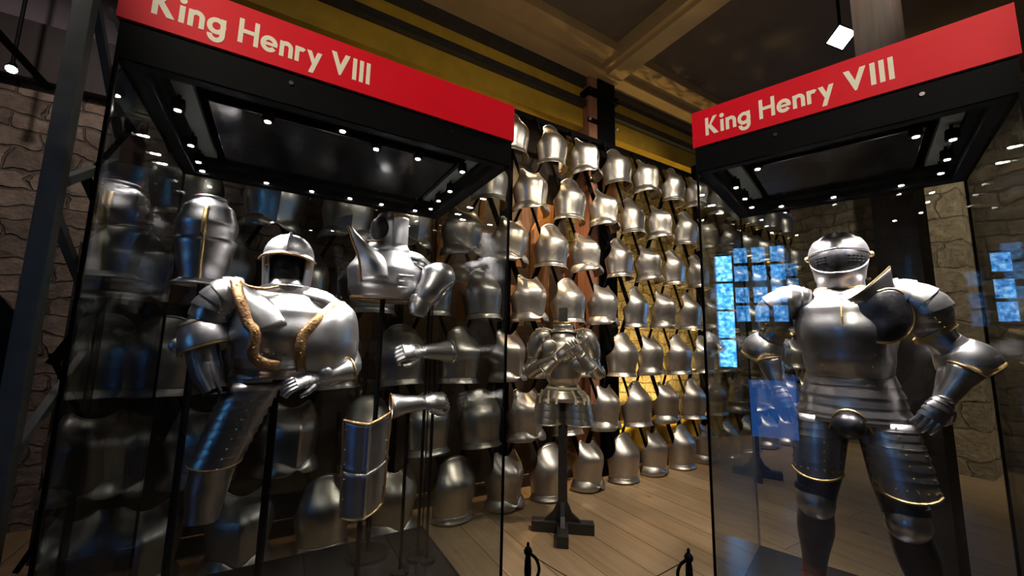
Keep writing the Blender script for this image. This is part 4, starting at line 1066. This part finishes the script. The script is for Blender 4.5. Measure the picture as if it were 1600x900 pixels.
# ------------------------------------------------------------------ boy's armour on its wooden stand
def boy(loc, rz, label, stand_label):
    m = M['boysteel']
    A = thing('small_armour', label, 'suit of armour', loc, rz)
    bp = obj('breastplate', body_loft([(1.17, 0, 0, .115, .10, .095), (1.25, 0, 0, .15, .135, .11), (1.40, 0, 0, .185, .155, .12), (1.52, 0, 0, .185, .13, .115), (1.60, 0, 0, .12, .10, .10), (1.64, 0, 0, .085, .08, .08)], 26, ridge=.05), m, A, solid=.003)
    g = obj('gorget', limb([(0, -.01, 1.60), (0, 0, 1.65), (0, 0, 1.70)], [(.135, .115), (.085, .082), (.082, .082)], 8, 32, lames=2, flare=.06, caps=(False, False)), m, A, solid=.003)
    obj('collar_edge', tube(ringpts((0, 0, 1.705), .088, .088), .006, 28, 8), M['brass'], g)
    for sx in (-1, 1):
        p = obj('pauldron', limb([(sx * .11, -.02, 1.60), (sx * .185, -.02, 1.575), (sx * .235, -.01, 1.49), (sx * .25, 0, 1.40)], [(.06, .055), (.085, .085), (.075, .075), (.056, .056)], 14, 26, side=(0, 1, 0), lames=6, flare=.09, caps=(False, False)), m, A, solid=.003)
        obj('strap_end', tube([(sx * .10, -.08, 1.64), (sx * .16, -.10, 1.655), (sx * .17, -.10, 1.665)], .006, 8, 6), M['strap'], p)
        obj('rerebrace', limb([(sx * .248, 0, 1.42), (sx * .275, .0, 1.30)], [(.054, .054), (.052, .052)], 8, 22, lames=3, flare=.05), m, A)
    rd_ = bmesh.new(); ball(rd_, (-.115, -.145, 1.50), .062, (1, .22, 1), 22, 12); obj('breast_roundel', rd_, m, bp)
    rd_ = bmesh.new(); ball(rd_, (.15, -.155, 1.36), .070, (1.1, .22, 1.0), 22, 12); obj('elbow_roundel', rd_, m, bp)
    for sx, wr, gd in ((-1, (-.045, -.205, 1.405), (.62, -.10, .62)), (1, (.14, -.20, 1.44), (-.45, -.12, .62))):
        el = Vector((sx * .285, -.03, 1.285))
        c = obj('couter', limb([el + Vector((0, .01, .055)), el, el + (Vector(wr) - el).normalized() * .07], [(.055, .055), (.066, .062), (.054, .052)], 10, 24, side=(0, 1, 0)), m, A)
        b = bmesh.new(); ball(b, el + Vector((sx * .055, -.01, .0)), .040, (.35, 1, 1), 16, 10); obj('couter_wing', b, m, c)
        obj('vambrace', limb([el + Vector((0, -.01, 0)), el.lerp(Vector(wr), .5), Vector(wr)], [(.052, .05), (.054, .05), (.040, .036)], 10, 22), m, A)
        gauntlet(A, wr, gd, (0, -1, .25), m, .22, .95, True, sx, m)
    fa = obj('fauld', limb([(0, 0, 1.19), (0, 0, 1.12), (0, 0, 1.05)], [(.118, .10), (.165, .13), (.205, .155)], 8, 40, lames=2, flare=.04, caps=(False, False)), m, A, solid=.003)
    for sx in (-1, 1):
        def tas(u, v, k=1.04, sx=sx):
            a = 2 * PI * u
            c = Vector((sx * (.115 + .02 * v), 0, 1.09 - .23 * v))
            return c + Vector(((.105 + .015 * v) * math.cos(a) * k, -(.125 + .01 * v) * -math.sin(a) * k, .0))
        t = obj('tasset', lamegrid(tas, 36, 4, .06, True), m, A, solid=.003)
        for v in (.2, .4, .6, .8): pass
        obj('tasset_edge', tube([tas(i / 36, 1) for i in range(37)], .007, 36, 8), m, t)
        rivets('rivet', [tas(.58 + .30 * i / 9, v) + Vector((0, -.003, 0)) for i in range(10) for v in (.25, .55, .85)], M['chrome'], t, .003)
    obj('waist_strap', tube(ringpts((0, -.0, 1.155), .145, .135, 24, 0, PI * 1.15, PI * 1.85), .012, 24, 8), M['strap'], A)
    for x0, x1 in ((-.17, -.185), (-.115, -.12), (-.05, -.052), (.07, .10), (.12, .165), (.16, .20)):
        obj('hanging_strap', tube([(x0, -.12 - .05 * (1 - abs(x0) * 4), 1.145), (x1, -.165 + abs(x1) * .22, 1.09), (x1 * 1.03, -.17 + abs(x1) * .22, 1.035)], .010, 10, 8), M['strap'], A)
    S = thing('armour_stand', stand_label, 'stand', loc, rz)
    obj('post', bx(-.038, .038, -.03, .03, .06, 1.84), M['blackwood'], S, smooth=False, bevel=.004)
    obj('cross_foot', bx(-.255, .255, -.045, .045, 0, .085), M['blackwood'], S, smooth=False, bevel=.006)
    obj('cross_foot', bx(-.045, .045, -.28, .28, 0, .087), M['blackwood'], S, smooth=False, bevel=.006)
    for sx, ax in ((1, 0), (-1, 0), (1, 1), (-1, 1)):
        bm = bmesh.new(); pr = [(.036, .085), (.15, .085), (.125, .11), (.08, .145), (.055, .20), (.036, .24)]
        a = [bm.verts.new((p[0] * sx, -.018, p[1]) if ax == 0 else (-.018, p[0] * sx, p[1])) for p in pr]
        b = [bm.verts.new((p[0] * sx, .018, p[1]) if ax == 0 else (.018, p[0] * sx, p[1])) for p in pr]
        bm.faces.new(a); bm.faces.new(b[::-1])
        for i in range(len(a)):
            k = (i + 1) % len(a); bm.faces.new((a[i], b[i], b[k], a[k]))
        obj('bracket', bm, M['blackwood'], S, smooth=False)
    return A
boy((2.15, 2.74, 0), math.radians(-38), 'small aged steel half armour with crossed gauntlets on a black stand between the cases', 'black wooden cross-footed stand carrying the small armour between the two cases')
boy((5.05, 2.72, 0), math.radians(-60), 'small steel half armour farther back, seen through the glass of the right case', 'black wooden stand farther back, seen through the glass of the right case')

# ------------------------------------------------------------------ sword-hilt barrier posts and cord
def hilt(loc, rz, label):
    A = thing('barrier_post', label, 'barrier post', loc, rz, 'sword-hilt barrier posts')
    b = bmesh.new(); tube([(0, 0, -.30), (0, 0, -.02)], .014, 4, 10, b)
    h = loc[2]
    obj('shaft', limb([(0, 0, -h), (0, 0, -h * .5), (0, 0, 0)], [(.012, .012), (.014, .014), (.016, .016)], 6, 12), M['black'], A); b.free()
    obj('grip', limb([(0, 0, 0), (0, 0, .05), (0, 0, .10), (0, 0, .135)], [(.016, .014), (.020, .017), (.018, .016), (.013, .012)], 12, 14), M['black'], A)
    pm = bmesh.new(); lathe(pm, [(.012, .13), (.022, .142), (.024, .155), (.016, .17), (.008, .178), (.009, .19), (.004, .20)], 16); obj('pommel', pm, M['black'], A)
    obj('crossguard', limb([(-.085, 0, .0), (0, 0, .006), (.085, 0, .0)], [(.006, .010), (.010, .012), (.006, .010)], 8, 10, side=(0, 1, 0)), M['black'], A)
    obj('knuckle_bow', limb([(.012, 0, .14), (.045, 0, .115), (.062, 0, .07), (.055, 0, .03), (.035, 0, .0)], [(.006, .009)] * 5, 16, 10, side=(0, 1, 0)), M['black'], A)
    return A
h1 = Vector((1.30, 1.965, .235)); h2 = Vector((2.04, 1.49, .235))
hilt(h1, math.radians(-34), 'black sword-hilt shaped barrier post at lower edge beside the left case')
hilt(h2, math.radians(146), 'black sword-hilt shaped barrier post at lower edge beside the right case')
pa = h1 + Vector((.03, -.02, .125)); pb = h2 + Vector((-.03, .02, .125))
cord = bmesh.new(); tube([pa, pa.lerp(pb, .25) + Vector((0, 0, -.10)), pa.lerp(pb, .5) + Vector((0, 0, -.14)), pa.lerp(pb, .75) + Vector((0, 0, -.10)), pb], .003, 30, 6, cord)
tag(obj('sagging_rope', cord, M['cord']), 'thin brown rope sagging between the two sword-hilt posts', 'rope')

# ------------------------------------------------------------------ room lamps
def lampfix(name, label, loc, target, r, m, stem, seg=24):
    A = thing(name, label, 'lamp', loc)
    q = (Vector(target) - Vector(loc)).to_track_quat('-Z', 'Y').to_matrix().to_4x4()
    b = bmesh.new(); lathe(b, [(r * .5, r * 2.2), (r * .7, r * 2), (r * .9, r * .6), (r * 1.08, 0), (r * .98, -.003)], seg); b.transform(q)
    h = obj('lamp_housing', b, M['black'], A, smooth=seg > 4)
    l = bmesh.new(); lathe(l, [(r * .93, .0), (r * .9, -.006), (.002, -.010)], seg); l.transform(q); obj('lamp_lens', l, m, A)
    s = bmesh.new(); tube([(0, 0, r), (0, 0, stem)], .012, 3, 8, s); obj('stem', s, M['black'], A)
    return A
lampfix('floodlight', 'bright white floodlight hanging above the right case sign', (3.98, 1.22, 4.2), (1.2, .4, 2.4), .105, M['flood'], .95, 4)
spot('floodlight_beam', (3.88, 1.18, 4.12), (1.2, 2.6, .6), 60, (1, .93, .84), 95, .8, .07)
lampfix('track_spotlight', 'small warm spotlight at far left under the dark ceiling', (-1.85, 4.2, 3.46), (-1.5, 3.2, 2.0), .032, M['flood'], 1.74)
trk = bmesh.new(); bar(trk, (-1.65, 2.6, 3.38), (-1.65, 4.2, 3.38), .035, .03, (0, 0, 1))
tag(obj('light_track', trk, M['black'], smooth=False), 'thin black ceiling track running back at far left', 'light track')

# ------------------------------------------------------------------ dark arched panel at far left
bm = bmesh.new(); pr = [(-.55, .55), (.55, .55)] + [(.55 * math.cos(t), 1.55 + .36 * math.sin(t)) for t in [PI * i / 20 for i in range(21)]]
a = [bm.verts.new((p[0], -.02, p[1])) for p in pr]; b = [bm.verts.new((p[0], .02, p[1])) for p in pr]
bm.faces.new(a); bm.faces.new(b[::-1])
for i in range(len(a)):
    k = (i + 1) % len(a); bm.faces.new((a[i], b[i], b[k], a[k]))
AP = thing('arched_panel', 'black round-topped standing panel before the stone wall at far left', 'panel', (-1.80, 3.25, 0), math.radians(8))
obj('board', bm, M['blackgloss'], AP, smooth=False)
obj('leg', bx(-.50, -.46, -.02, .02, 0, .56), M['black'], AP, smooth=False); obj('leg', bx(.46, .50, -.02, .02, 0, .56), M['black'], AP, smooth=False)
